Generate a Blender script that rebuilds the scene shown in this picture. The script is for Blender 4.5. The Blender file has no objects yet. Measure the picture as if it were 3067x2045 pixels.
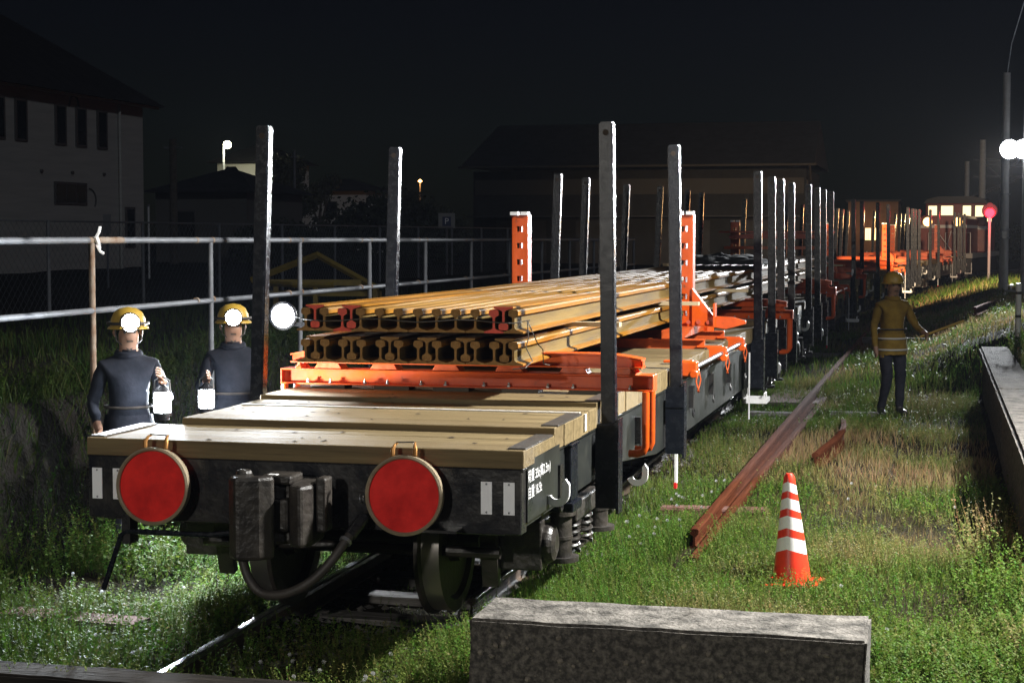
import bpy, bmesh, math, random
import numpy as np
from mathutils import Vector, Matrix
random.seed(7); rng = np.random.default_rng(7)
R = math.radians
scene = bpy.context.scene
col = scene.collection

# ------------------------------------------------------------------ camera
cd = bpy.data.cameras.new('camera'); cam = bpy.data.objects.new('camera', cd); col.objects.link(cam)
cd.sensor_width = 36; cd.lens = 60.46; cd.clip_start = .1; cd.clip_end = 3000
cam.location = (0, 0, 2.34); cam.rotation_euler = (R(90-3.535), 0, R(13.783))
scene.camera = cam
# ------------------------------------------------------------------ world, added night fill, exposure
w = bpy.data.worlds.new('World'); scene.world = w; w.use_nodes = True
nt = w.node_tree; bg = nt.nodes['Background']
sky = nt.nodes.new('ShaderNodeTexSky'); sky.sky_type = 'NISHITA'; sky.sun_disc = False
sky.sun_elevation = R(8); sky.sun_rotation = R(150); sky.air_density = 1.0; sky.dust_density = .6; sky.ozone_density = 3
hs = nt.nodes.new('ShaderNodeHueSaturation'); hs.inputs['Saturation'].default_value = .9; hs.inputs['Hue'].default_value = .56
nt.links.new(sky.outputs[0], hs.inputs['Color']); nt.links.new(hs.outputs[0], bg.inputs[0])
bg.inputs[1].default_value = .0008
sd = bpy.data.lights.new('night_fill', 'SUN'); sd.energy = .16; sd.angle = R(3); sd.color = (.85, .9, 1)
night_fill = bpy.data.objects.new('night_fill', sd); col.objects.link(night_fill); night_fill.rotation_euler = (R(68), 0, R(42))  # added dim fill from behind, aimed to lighten front faces and building walls
vs = scene.view_settings; vs.view_transform = 'Standard'; vs.look = 'None'; vs.exposure = 0; vs.gamma = 1; vs.use_curve_mapping = False
cy = scene.cycles
cy.use_denoising = True; cy.max_bounces = 6; cy.diffuse_bounces = 3; cy.glossy_bounces = 3; cy.transmission_bounces = 4
cy.sample_clamp_indirect = 3; cy.caustics_reflective = False; cy.caustics_refractive = False

# ------------------------------------------------------------------ materials
MATS = {}
def mat(name, c, rough=.6, metal=0, c2=None, scale=8, stretch=(1,1,1), bump=0, bscale=None, spec=.5, emit=None, es=0, coat=0, lo=.35, hi=.65, rvar=0, detail=5):
    m = bpy.data.materials.new(name); m.use_nodes = True; n = m.node_tree.nodes; l = m.node_tree.links
    p = n['Principled BSDF']; p.inputs['Base Color'].default_value = (*c, 1); p.inputs['Roughness'].default_value = rough
    p.inputs['Metallic'].default_value = metal; p.inputs['Specular IOR Level'].default_value = spec
    if coat: p.inputs['Coat Weight'].default_value = coat; p.inputs['Coat Roughness'].default_value = .08
    if emit: p.inputs['Emission Color'].default_value = (*emit, 1); p.inputs['Emission Strength'].default_value = es
    if c2 or bump:
        tc = n.new('ShaderNodeTexCoord'); mp = n.new('ShaderNodeMapping'); mp.inputs['Scale'].default_value = stretch
        l.new(tc.outputs['Object'], mp.inputs[0])
    if c2:
        nz = n.new('ShaderNodeTexNoise'); nz.inputs['Scale'].default_value = scale; nz.inputs['Detail'].default_value = detail; nz.inputs['Roughness'].default_value = .65
        l.new(mp.outputs[0], nz.inputs['Vector'])
        cr = n.new('ShaderNodeValToRGB'); cr.color_ramp.elements[0].position = lo; cr.color_ramp.elements[1].position = hi
        cr.color_ramp.elements[0].color = (*c, 1); cr.color_ramp.elements[1].color = (*c2, 1)
        l.new(nz.outputs['Fac'], cr.inputs[0]); l.new(cr.outputs[0], p.inputs['Base Color'])
        if rvar:
            mr = n.new('ShaderNodeMapRange'); mr.inputs['To Min'].default_value = max(.03, rough-rvar); mr.inputs['To Max'].default_value = min(1, rough+rvar)
            mr.inputs['From Min'].default_value = .3; mr.inputs['From Max'].default_value = .7
            l.new(nz.outputs['Fac'], mr.inputs['Value']); l.new(mr.outputs[0], p.inputs['Roughness'])
    if bump:
        nb = n.new('ShaderNodeTexNoise'); nb.inputs['Scale'].default_value = bscale or scale*3; nb.inputs['Detail'].default_value = 6
        l.new(mp.outputs[0], nb.inputs['Vector'])
        b = n.new('ShaderNodeBump'); b.inputs['Strength'].default_value = bump; b.inputs['Distance'].default_value = .02
        l.new(nb.outputs['Fac'], b.inputs['Height']); l.new(b.outputs[0], p.inputs['Normal'])
    MATS[name] = m
    return m
mat('black_paint', (.006,.0075,.012), .26, c2=(.011,.013,.018), scale=20, bump=.10, bscale=190, spec=.28, rvar=.09)
mat('frame_paint', (.012,.013,.017), .28, c2=(.026,.024,.022), scale=5, bump=.15, bscale=30, rvar=.12)
mat('bogie_paint', (.014,.013,.013), .42, c2=(.034,.028,.022), scale=6, bump=.4, bscale=22, rvar=.15)
mat('side_sill_paint', (.013,.015,.016), .36, c2=(.028,.030,.026), scale=3, bump=.1, rvar=.1)
mat('wood', (.105,.077,.035), .72, spec=.25, c2=(.20,.148,.072), scale=3.5, stretch=(.35,5,5), bump=.25, bscale=9, rvar=.12, detail=8)
mat('wood_b', (.098,.070,.033), .74, spec=.25, c2=(.185,.136,.066), scale=3.2, stretch=(.3,6,6), bump=.3, bscale=9, rvar=.1, detail=8)
mat('wood_c', (.13,.097,.047), .7, spec=.25, c2=(.225,.17,.087), scale=4, stretch=(.3,5,5), bump=.22, bscale=9, rvar=.1, detail=8)
mat('dark_wood', (.05,.045,.035), .75, c2=(.10,.09,.07), scale=4, stretch=(.4,4,4), bump=.3)
mat('rotten_wood', (.010,.009,.008), .95, spec=.1, c2=(.030,.026,.022), scale=4, stretch=(.5,5,5), bump=.8)
mat('iron_strip', (.05,.05,.05), .5, metal=.3, c2=(.09,.075,.06), scale=20, bump=.4)
mat('knot', (.035,.022,.012), .8)
mat('orange_paint', (.62,.088,.006), .4, c2=(.52,.068,.006), scale=6, bump=.08, bscale=25, rvar=.1)
mat('orange_worn', (.42,.07,.018), .42, c2=(.60,.10,.015), scale=9, bump=.15, rvar=.12)
mat('red_oxide', (.40,.06,.03), .45, c2=(.5,.11,.07), scale=9, bump=.2)
mat('rust', (.155,.066,.008), .8, spec=.08, c2=(.275,.122,.015), scale=5, stretch=(4,.25,4), bump=.18, bscale=30, rvar=.12)
mat('rail_web', (.085,.056,.02), .8, spec=.06, c2=(.17,.115,.04), scale=3, stretch=(4,.3,4), bump=.15, bscale=30, rvar=.1)
mat('rail_head', (.15,.072,.014), .5, metal=.1, spec=.25, c2=(.25,.145,.042), scale=4, stretch=(9,.15,5), bump=.08, bscale=30, rvar=.18)
mat('rail_end', (.18,.080,.012), .75, c2=(.26,.15,.045), scale=30, bump=.3)
mat('rail_end_red', (.62,.06,.025), .55, c2=(.50,.045,.02), scale=30, bump=.1)
mat('old_rail', (.045,.014,.007), 1, spec=.01, c2=(.075,.024,.012), scale=7, stretch=(4,.4,4), bump=.35, bscale=25)
mat('old_rail_head', (.05,.016,.008), .95, spec=.02, c2=(.085,.028,.014), scale=6, stretch=(6,.3,6), bump=.25, bscale=25)
mat('shiny_rail', (.42,.43,.44), .26, metal=.9, c2=(.22,.2,.18), scale=18, stretch=(5,.6,5), bump=.1, lo=.5, hi=.8)
mat('track_rail', (.05,.035,.028), .7, c2=(.09,.06,.04), scale=8, bump=.3)
mat('white_paint', (.78,.78,.78), .45, c2=(.66,.66,.65), scale=10, lo=.5, hi=.8)
mat('plate_white', (.86,.87,.90), .4)
mat('disc_red', (.85,.020,.013), .6, c2=(.52,.012,.010), scale=5, spec=.18, rvar=.12, bump=.05, bscale=5)
mat('disc_rim', (.34,.28,.19), .42, metal=.5, c2=(.42,.35,.24), scale=12, bump=.1)
mat('brass', (.45,.22,.07), .4, metal=.7)
mat('steel', (.42,.43,.45), .38, metal=.8, c2=(.30,.30,.31), scale=12, rvar=.1)
mat('galv', (.11,.118,.135), .6, metal=.25, c2=(.17,.18,.20), scale=9, bump=.08, rvar=.1)
mat('rusty_pipe', (.16,.09,.05), .75, c2=(.26,.22,.18), scale=8, bump=.3)
mat('rubber', (.026,.022,.02), .55, c2=(.05,.042,.036), scale=12, bump=.2)
mat('wheel', (.03,.025,.022), .5, metal=.3, c2=(.055,.045,.038), scale=6, bump=.2)
mat('wheel_tread', (.35,.33,.31), .35, metal=.9)
mat('concrete', (.045,.042,.037), .95, spec=.15, c2=(.26,.24,.215), scale=9, bump=1.0, bscale=45, detail=12, lo=.36, hi=.70)
mat('concrete_side', (.040,.037,.033), .95, c2=(.19,.172,.147), scale=30, bump=1.0, bscale=42, detail=13, lo=.42, hi=.72)
mat('coping', (.03,.028,.025), .95, spec=.1, c2=(.15,.135,.12), scale=7, bump=1.0, bscale=40, detail=12)
mat('pebble', (.14,.125,.105), .8, c2=(.24,.21,.17), scale=20)
mat('concrete_pole', (.40,.40,.40), .8, c2=(.52,.51,.5), scale=5, bump=.2)
mat('cone_red', (.78,.045,.018), .35, c2=(.68,.035,.014), scale=5)
mat('cone_white', (.84,.84,.84), .4, c2=(.75,.75,.75), scale=12)
mat('sleeper_wood', (.08,.072,.066), .9, spec=.1, c2=(.22,.21,.20), scale=4, stretch=(.5,7,5), bump=.8, bscale=6)
mat('sleeper_red', (.09,.04,.03), .9, spec=.1, c2=(.16,.09,.075), scale=5, stretch=(.5,7,5), bump=.7, bscale=6)
mat('siding', (.42,.42,.39), .75, spec=.2, c2=(.50,.50,.46), scale=2, stretch=(.2,.2,3))
mat('roof_dark', (.016,.016,.018), .7, c2=(.03,.03,.034), scale=2)
mat('glass_dark', (.012,.013,.016), .08)
mat('win_frame', (.09,.085,.08), .6)
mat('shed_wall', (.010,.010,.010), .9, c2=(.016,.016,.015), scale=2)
mat('fascia', (.04,.035,.028), .8)
mat('house_wall', (.10,.095,.085), .8)
mat('white_wall', (.55,.55,.52), .8)
mat('sign_white', (.22,.22,.22), .6)
mat('brick_wall', (.17,.10,.065), .85, c2=(.22,.13,.085), scale=4)
mat('loco_red', (.16,.018,.018), .4, c2=(.20,.026,.022), scale=3)
mat('loco_grey', (.30,.29,.28), .5)
mat('loco_dark', (.016,.016,.017), .6)
mat('loco_white', (.6,.58,.58), .5)
mat('win_lit', (.9,.75,.5), .5, emit=(1,.80,.45), es=1.6)
mat('win_lit2', (.9,.75,.5), .5, emit=(1,.66,.28), es=3.0)
mat('lamp_white', (1,1,1), .5, emit=(.94,.97,1), es=60)
mat('lamp_torch', (1,1,1), .5, emit=(.86,.93,1), es=90)
mat('lamp_warm', (1,1,1), .5, emit=(1,.52,.14), es=9)
mat('lamp_yellow', (1,1,1), .5, emit=(1,.95,.62), es=25)
mat('lamp_red', (1,.1,.1), .5, emit=(1,.004,.010), es=22)
mat('skin', (.24,.135,.09), .6)
mat('reflective_tape', (.45,.45,.42), .5)
mat('jacket_dark', (.010,.012,.017), .85, spec=.08, c2=(.020,.022,.030), scale=8, bump=.3, bscale=14)
mat('jacket_yellow', (.15,.095,.018), .85, spec=.08, c2=(.23,.15,.028), scale=8, bump=.3, bscale=14)
mat('trousers', (.016,.017,.024), .8, spec=.08, c2=(.03,.031,.042), scale=8, bump=.3, bscale=14)
mat('vest_orange', (.22,.14,.02), .7)
mat('boots', (.015,.014,.013), .5)
mat('helmet_yellow', (.36,.23,.03), .45)
mat('helmet_white', (.8,.8,.8), .28)
mat('yellow_paint', (.17,.125,.012), .6, c2=(.11,.08,.012), scale=6)
mat('sign_blue', (.012,.025,.09), .5)
mat('trunk', (.06,.05,.04), .9, c2=(.1,.085,.07), scale=8, bump=.6)
mat('leaf', (.045,.05,.028), .7, c2=(.085,.09,.05), scale=3)
mat('hedge_leaf', (.02,.028,.014), .8, c2=(.035,.045,.022), scale=3)
mat('net', (.02,.02,.018), .8)
mat('rope', (.34,.26,.16), .8)
mat('bark_strip', (.35,.27,.16), .7, c2=(.45,.36,.22), scale=3, stretch=(.4,5,5))
mat('gravel', (.05,.047,.043), .9, c2=(.12,.11,.10), scale=20, bump=.5)
def attr_mat(name, rough=.6, trans=.42):
    m = bpy.data.materials.new(name); m.use_nodes = True; n = m.node_tree.nodes; l = m.node_tree.links
    p = n['Principled BSDF']; a = n.new('ShaderNodeAttribute'); a.attribute_name = 'tint'
    l.new(a.outputs['Color'], p.inputs['Base Color']); p.inputs['Roughness'].default_value = rough; p.inputs['Specular IOR Level'].default_value = .10
    t = n.new('ShaderNodeBsdfTranslucent'); l.new(a.outputs['Color'], t.inputs['Color'])
    mx = n.new('ShaderNodeMixShader'); mx.inputs[0].default_value = trans
    l.new(p.outputs[0], mx.inputs[1]); l.new(t.outputs[0], mx.inputs[2]); l.new(mx.outputs[0], n['Material Output'].inputs['Surface'])
    MATS[name] = m
def third(name, pos, c):
    cr = [q for q in MATS[name].node_tree.nodes if q.type == 'VALTORGB'][0]; e_ = cr.color_ramp.elements.new(pos); e_.color = (*c, 1)
for q in ('orange_paint','orange_worn'): third(q, .70, (.42,.06,.008)); third(q, .745, (.12,.04,.018))
for q in ('wood','wood_b','wood_c'): third(q, .22, (.045,.034,.02)); third(q, .80, (.22,.19,.13))
attr_mat('plant')
# ground: soil, straw and gravel mixed by noise
m = bpy.data.materials.new('soil'); m.use_nodes = True; n = m.node_tree.nodes; l = m.node_tree.links; p = n['Principled BSDF']
tc = n.new('ShaderNodeTexCoord')
n1 = n.new('ShaderNodeTexNoise'); n1.inputs['Scale'].default_value = .9; n1.inputs['Detail'].default_value = 6
n2 = n.new('ShaderNodeTexNoise'); n2.inputs['Scale'].default_value = 26; n2.inputs['Detail'].default_value = 8; n2.inputs['Roughness'].default_value = .7
v = n.new('ShaderNodeTexVoronoi'); v.inputs['Scale'].default_value = 30
for q in (n1, n2, v): l.new(tc.outputs['Object'], q.inputs['Vector'])
cr1 = n.new('ShaderNodeValToRGB'); e = cr1.color_ramp.elements; e[0].position = .38; e[1].position = .62; e[0].color = (.018,.020,.011,1); e[1].color = (.052,.040,.024,1)
cr2 = n.new('ShaderNodeValToRGB'); e = cr2.color_ramp.elements; e[0].position = .3; e[1].position = .75; e[0].color = (.25,.25,.25,1); e[1].color = (1.3,1.25,1.2,1)
mu = n.new('ShaderNodeMixRGB'); mu.blend_type = 'MULTIPLY'; mu.inputs[0].default_value = 1
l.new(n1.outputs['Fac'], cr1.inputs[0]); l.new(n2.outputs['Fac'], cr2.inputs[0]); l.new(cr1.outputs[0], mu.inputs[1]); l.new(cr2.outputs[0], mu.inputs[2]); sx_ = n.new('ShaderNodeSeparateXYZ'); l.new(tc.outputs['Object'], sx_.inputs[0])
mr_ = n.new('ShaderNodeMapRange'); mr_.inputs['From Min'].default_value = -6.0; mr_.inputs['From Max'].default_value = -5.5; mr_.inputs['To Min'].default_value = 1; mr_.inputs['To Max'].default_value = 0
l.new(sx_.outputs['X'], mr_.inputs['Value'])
mx2 = n.new('ShaderNodeMixRGB'); mx2.inputs[2].default_value = (.010,.009,.008,1); l.new(mr_.outputs[0], mx2.inputs[0]); l.new(mu.outputs[0], mx2.inputs[1]); l.new(mx2.outputs[0], p.inputs['Base Color'])  # soil colour darkened left of the track, painting shade over bank and yard
ad = n.new('ShaderNodeMath'); ad.operation = 'ADD'; l.new(n2.outputs['Fac'], ad.inputs[0]); l.new(v.outputs['Distance'], ad.inputs[1])
b = n.new('ShaderNodeBump'); b.inputs['Strength'].default_value = .8; b.inputs['Distance'].default_value = .03; l.new(ad.outputs[0], b.inputs['Height']); l.new(b.outputs[0], p.inputs['Normal'])
p.inputs['Roughness'].default_value = 1; p.inputs['Specular IOR Level'].default_value = .03; MATS['soil'] = m

# ------------------------------------------------------------------ mesh helpers
class MB:
    def __init__(s): s.v = []; s.f = []; s.m = []
    def add(s, vs, fs, mi=0):
        o = len(s.v); s.v += [tuple(x) for x in vs]; s.f += [tuple(i+o for i in f) for f in fs]; s.m += [mi]*len(fs); return s
    def box(s, c, d, rot=None, mi=0):
        x, y, z = (k/2 for k in d)
        vs = [Vector((sx*x, sy*y, sz*z)) for sz in (-1,1) for sy in (-1,1) for sx in (-1,1)]
        if rot is not None: vs = [rot @ q for q in vs]
        c = Vector(c)
        return s.add([q+c for q in vs], [(0,2,3,1),(4,5,7,6),(0,1,5,4),(2,6,7,3),(0,4,6,2),(1,3,7,5)], mi)
    def bx(s, x0, x1, y0, y1, z0, z1, mi=0): return s.box(((x0+x1)/2,(y0+y1)/2,(z0+z1)/2), (abs(x1-x0),abs(y1-y0),abs(z1-z0)), mi=mi)
    def frame(s, d):
        d = Vector(d).normalized(); u = d.cross(Vector((0,0,1)))
        if u.length < 1e-4: u = Vector((1,0,0))
        u.normalize(); return u, u.cross(d)
    def cyl(s, p0, p1, r0, r1=None, n=12, mi=0, caps=True):
        r1 = r0 if r1 is None else r1
        p0 = Vector(p0); p1 = Vector(p1); u, w_ = s.frame(p1-p0); vs = []
        for p_, r_ in ((p0,r0),(p1,r1)):
            vs += [p_+(u*math.cos(2*math.pi*k/n)+w_*math.sin(2*math.pi*k/n))*r_ for k in range(n)]
        fs = [(k,(k+1)%n,n+(k+1)%n,n+k) for k in range(n)]
        if caps: fs += [tuple(range(n))[::-1], tuple(range(n,2*n))]
        return s.add(vs, fs, mi)
    def tube(s, pts, r, n=8, mi=0):
        pts = [Vector(q) for q in pts]; rs = r if isinstance(r, (list,tuple)) else [r]*len(pts); vs = []; ref = None
        for i, q in enumerate(pts):
            d = (pts[min(i+1,len(pts)-1)]-pts[max(i-1,0)]).normalized()
            if ref is None: u, _ = s.frame(d)
            else:
                u = ref-d*ref.dot(d); u.normalize()
            ref = u; w_ = d.cross(u)
            vs += [q+(u*math.cos(2*math.pi*k/n)+w_*math.sin(2*math.pi*k/n))*rs[i] for k in range(n)]
        fs = [(i*n+k, i*n+(k+1)%n, (i+1)*n+(k+1)%n, (i+1)*n+k) for i in range(len(pts)-1) for k in range(n)]
        fs += [tuple(range(n))[::-1], tuple(range((len(pts)-1)*n, len(pts)*n))]
        return s.add(vs, fs, mi)
    def lathe(s, prof, origin=(0,0,0), axis='z', n=24, mi=0, caps=True):
        o = Vector(origin); vs = []
        for r_, h in prof:
            for k in range(n):
                a = 2*math.pi*k/n; x, y = r_*math.cos(a), r_*math.sin(a)
                q = (x,y,h) if axis == 'z' else ((x,h,y) if axis == 'y' else (h,x,y)); vs.append(o+Vector(q))
        fs = [(i*n+k, i*n+(k+1)%n, (i+1)*n+(k+1)%n, (i+1)*n+k) for i in range(len(prof)-1) for k in range(n)]
        closed = prof[0] == prof[-1] or not caps
        if prof[0][0] > 1e-6 and not closed: fs.append(tuple(range(n))[::-1])
        if prof[-1][0] > 1e-6 and not closed: fs.append(tuple(range((len(prof)-1)*n, len(prof)*n)))
        return s.add(vs, fs, mi)
    def prism(s, poly, a0, a1, axis='y', mi=0, mis=None, capmi=None):
        n = len(poly)
        def P(u, v_, a): return (u, a, v_) if axis == 'y' else ((a, u, v_) if axis == 'x' else (u, v_, a))
        vs = [P(u,v_,a0) for u, v_ in poly]+[P(u,v_,a1) for u, v_ in poly]
        o = len(s.v); s.v += vs
        for k in range(n):
            s.f.append((o+k, o+(k+1)%n, o+n+(k+1)%n, o+n+k)); s.m.append(mis[k] if mis else mi)
        for f in (tuple(range(n))[::-1], tuple(range(n,2*n))):
            s.f.append(tuple(i+o for i in f)); s.m.append(mi if capmi is None else capmi)
        return s
    def mesh(s, name, mats, smooth=False):
        me = bpy.data.meshes.new(name); me.from_pydata(s.v, [], s.f)
        for q in (mats if isinstance(mats,(list,tuple)) else [mats]): me.materials.append(MATS[q])
        me.polygons.foreach_set('material_index', s.m)
        bm = bmesh.new(); bm.from_mesh(me); bmesh.ops.recalc_face_normals(bm, faces=bm.faces); bm.to_mesh(me); bm.free()
        if smooth:
            me.polygons.foreach_set('use_smooth', [True]*len(me.polygons))
            try: me.set_sharp_from_angle(angle=R(40))
            except Exception: pass
        me.update(); return me
    def build(s, name, mats, parent=None, smooth=False, bevel=0, loc=None, rot=None):
        o = bpy.data.objects.new(name, s.mesh(name, mats, smooth)); col.objects.link(o); o.parent = parent
        if loc is not None: o.location = loc
        if rot is not None: o.rotation_euler = rot
        if bevel:
            b_ = o.modifiers.new('bevel', 'BEVEL'); b_.width = bevel; b_.segments = 1 if bevel < .008 else 2; b_.limit_method = 'ANGLE'; b_.angle_limit = R(35)
        return o
def inst(me, name, parent=None, loc=(0,0,0), rot=(0,0,0), scale=None):
    o = bpy.data.objects.new(name, me); col.objects.link(o); o.parent = parent; o.location = loc; o.rotation_euler = rot
    if scale: o.scale = scale
    return o
def tag(o, label=None, cat=None, group=None, kind=None):
    if label: o['label'] = label
    if cat: o['category'] = cat
    if group: o['group'] = group
    if kind: o['kind'] = kind
    return o
def thing(name, label=None, cat=None, loc=(0,0,0), rz=0, group=None, kind=None):
    o = bpy.data.objects.new(name, None); col.objects.link(o); o.location = loc; o.rotation_euler = (0,0,rz); o.empty_display_size = .2
    return tag(o, label, cat, group, kind)
KIDS = {}
def kids(o): return [c for c in bpy.data.objects if c.parent is o]
def copy_tree(o, parent=None, index=None):
    if index is None:
        index = {}
        for c in bpy.data.objects:
            if c.parent: index.setdefault(c.parent.name, []).append(c)
    c = o.copy(); col.objects.link(c); c.parent = parent
    for ch in index.get(o.name, []): copy_tree(ch, c, index)
    return c
def light(name, kind, loc, power, color=(1,1,1), radius=.1, parent=None, rot=None, cone=None, blend=.5):
    d = bpy.data.lights.new(name, kind); d.energy = power; d.color = color; d.shadow_soft_size = radius
    if cone: d.spot_size = R(cone); d.spot_blend = blend
    o = bpy.data.objects.new(name, d); col.objects.link(o); o.parent = parent; o.location = loc
    if rot is not None: o.rotation_euler = rot
    return o
def aim(src, dst):
    return (Vector(dst)-Vector(src)).to_track_quat('-Z', 'Y').to_euler()
def text_mesh(body, size, name='lettering', extrude=.001):
    c = bpy.data.curves.new(name, 'FONT'); c.body = body; c.size = size; c.extrude = extrude; c.align_x = 'CENTER'; c.align_y = 'CENTER'; c.resolution_u = 3
    o = bpy.data.objects.new(name, c); col.objects.link(o)
    dg = bpy.context.evaluated_depsgraph_get(); me = bpy.data.meshes.new_from_object(o.evaluated_get(dg))
    bpy.data.objects.remove(o); bpy.data.curves.remove(c); return me
def vnoise(x, y, sc, seed=0):
    x = np.asarray(x, float)*sc; y = np.asarray(y, float)*sc
    xi = np.floor(x).astype(int); yi = np.floor(y).astype(int); fx = x-xi; fy = y-yi
    fx = fx*fx*(3-2*fx); fy = fy*fy*(3-2*fy)
    def h(a, b_):
        n_ = np.sin(a*127.1+b_*311.7+seed*74.7)*43758.5453; return n_-np.floor(n_)
    return (h(xi,yi)*(1-fx)+h(xi+1,yi)*fx)*(1-fy)+(h(xi,yi+1)*(1-fx)+h(xi+1,yi+1)*fx)*fy
def sst(a, b_, x):
    t = np.clip((np.asarray(x, float)-a)/(b_-a), 0, 1); return t*t*(3-2*t)

# ------------------------------------------------------------------ the track line (gentle right curve, slight climb)
XC = -3.45
KY = np.array([-60, 9, 26.6, 44.2, 61.8, 79.2, 96.5, 130.]); KX = np.array([XC, XC, XC+.12, -3.0, -1.75, .05, 2.7, 9.5])
_yy = np.linspace(-60, 130, 400); _xx = np.interp(_yy, KY, KX)
_k = np.hanning(31); _k /= _k.sum(); _pad = np.concatenate([np.full(15, _xx[0]), _xx, _xx[-1]+(np.arange(1,16))*(_xx[-1]-_xx[-2])]); _xs = np.convolve(_pad, _k, 'valid')
def tx(y): return np.interp(y, _yy, _xs)
def gz(y): return np.clip(np.asarray(y, float)-9, 0, 90)*.0034
def head(y): return math.atan2(float(tx(y+1)-tx(y-1)), 2.0)

WALLX = .67
def ground(x, y):
    x = np.asarray(x, float); y = np.asarray(y, float)
    z = gz(y)-.10+(vnoise(x,y,.7,1)-.5)*.10+(vnoise(x,y,2.3,2)-.5)*.05
    dt = np.abs(x-tx(y))
    z = z+.06*sst(.62,.85,dt)*(dt < 3)-.07*(1-sst(.45,.62,dt))*sst(9.6,10.6,y)                           # ballast bed between the rails
    z = z+.05*sst(1.6,2.4,x-tx(y))*(y < 60)*(x < 2)                  # grass right of the track
    bank = sst(-5.95,-6.45,x)*1.22*sst(6,10,y)*(1-sst(60,75,y)); z = z+bank
    ramp = np.where(y < 25.9, np.where(y > 11.75, np.where(x > WALLX+.2, .62, 0), sst(.45,2.3,x)*.62), 0)
    slope = sst(-1.6+.02*(y-26), 1.6+.02*(y-26), x)*.86*sst(25.5,28.5,y)*(1-sst(55,75,y))
    slope2 = sst(.9,2.0,x)*.12*(y < 30)
    return z+np.maximum(ramp, slope)+slope2
def g1(x, y): return float(ground(np.array([x]), np.array([y]))[0])

xs = np.unique(np.concatenate([np.linspace(-900,-60,9), np.linspace(-60,-14,24), np.arange(-14,-7,.35), np.arange(-7,4,.11), np.arange(4,12,.5), np.linspace(12,60,16), np.linspace(60,900,9)]))
ys = np.unique(np.concatenate([np.linspace(-500,-20,8), np.arange(-20,5,1.5), np.arange(5,30,.14), np.arange(30,62,.4), np.arange(62,130,2.5), np.linspace(130,1500,14)]))
gx, gy = np.meshgrid(xs, ys); zz = ground(gx, gy); nx, ny = len(xs), len(ys)
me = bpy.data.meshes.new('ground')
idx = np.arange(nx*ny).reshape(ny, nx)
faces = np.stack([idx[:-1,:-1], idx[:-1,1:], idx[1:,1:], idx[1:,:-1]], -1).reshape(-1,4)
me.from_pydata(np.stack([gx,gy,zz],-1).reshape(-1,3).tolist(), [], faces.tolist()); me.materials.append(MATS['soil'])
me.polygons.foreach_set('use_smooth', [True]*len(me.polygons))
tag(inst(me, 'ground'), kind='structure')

# ------------------------------------------------------------------ railway track: sleepers and running rails
track = thing('railway_track', kind='structure', loc=(0,0,0))
smb = MB().box((0,0,-.07), (2.1,.21,.14)); sleeper_me = smb.mesh('sleeper', 'sleeper_wood')
y = 10.6; k = 0
while y < 58:
    o = inst(sleeper_me, 'sleeper', track, (float(tx(y))+random.uniform(-.04,.04), y, -.145+float(gz(y))+random.uniform(-.012,.012)), (random.uniform(-.02,.02), 0, -head(y)+random.uniform(-.03,.03)))
    y += .66; k += 1
def rail_profile(s=1.0):
    h = [(0.0655,0),(0.0655,.011),(.020,.024),(.0085,.034),(.0075,.06),(.0085,.102),(.020,.110),(.0325,.117),(.0325,.143),(.026,.152),(.012,.155)]
    return [(x*s,z*s) for x, z in h]+[(-x*s,z*s) for x, z in reversed(h)]
RP = rail_profile()
# material slots by profile edge: foot and head rust, web greyer, head top burnished
RM = [0,0,1,1,1,1,0,0,2,2,2,2,2,0,0,1,1,1,1,0,0,0]
def long_rail(name, pts, mats, parent=None, s=1.0, top=True):
    poly = rail_profile(s); n_ = len(poly); mb = MB()
    for (px,py,pz,a) in pts:
        mb.v += [(px+u*math.cos(a), py+u*math.sin(a), pz+v_) for u, v_ in poly]
    for i in range(len(pts)-1):
        for q in range(n_):
            mb.f.append((i*n_+q, i*n_+(q+1)%n_, (i+1)*n_+(q+1)%n_, (i+1)*n_+q)); mb.m.append(1 if (top and q in (7,8,9,10,11,12,13)) else 0)
    mb.f += [tuple(range(n_))[::-1], tuple(range((len(pts)-1)*n_, len(pts)*n_))]; mb.m += [0,0]
    return mb.build(name, mats, parent)
for sgn in (-1,1):
    pts = [(float(tx(y))+sgn*.566, y, -.14+float(gz(y)), -head(y)) for y in np.concatenate([[8.0 if sgn < 0 else 10.6], np.arange(12,30,4), np.arange(30,126,4)])]
    long_rail('rail', pts, ['track_rail','shiny_rail'], track, .9)

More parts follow.
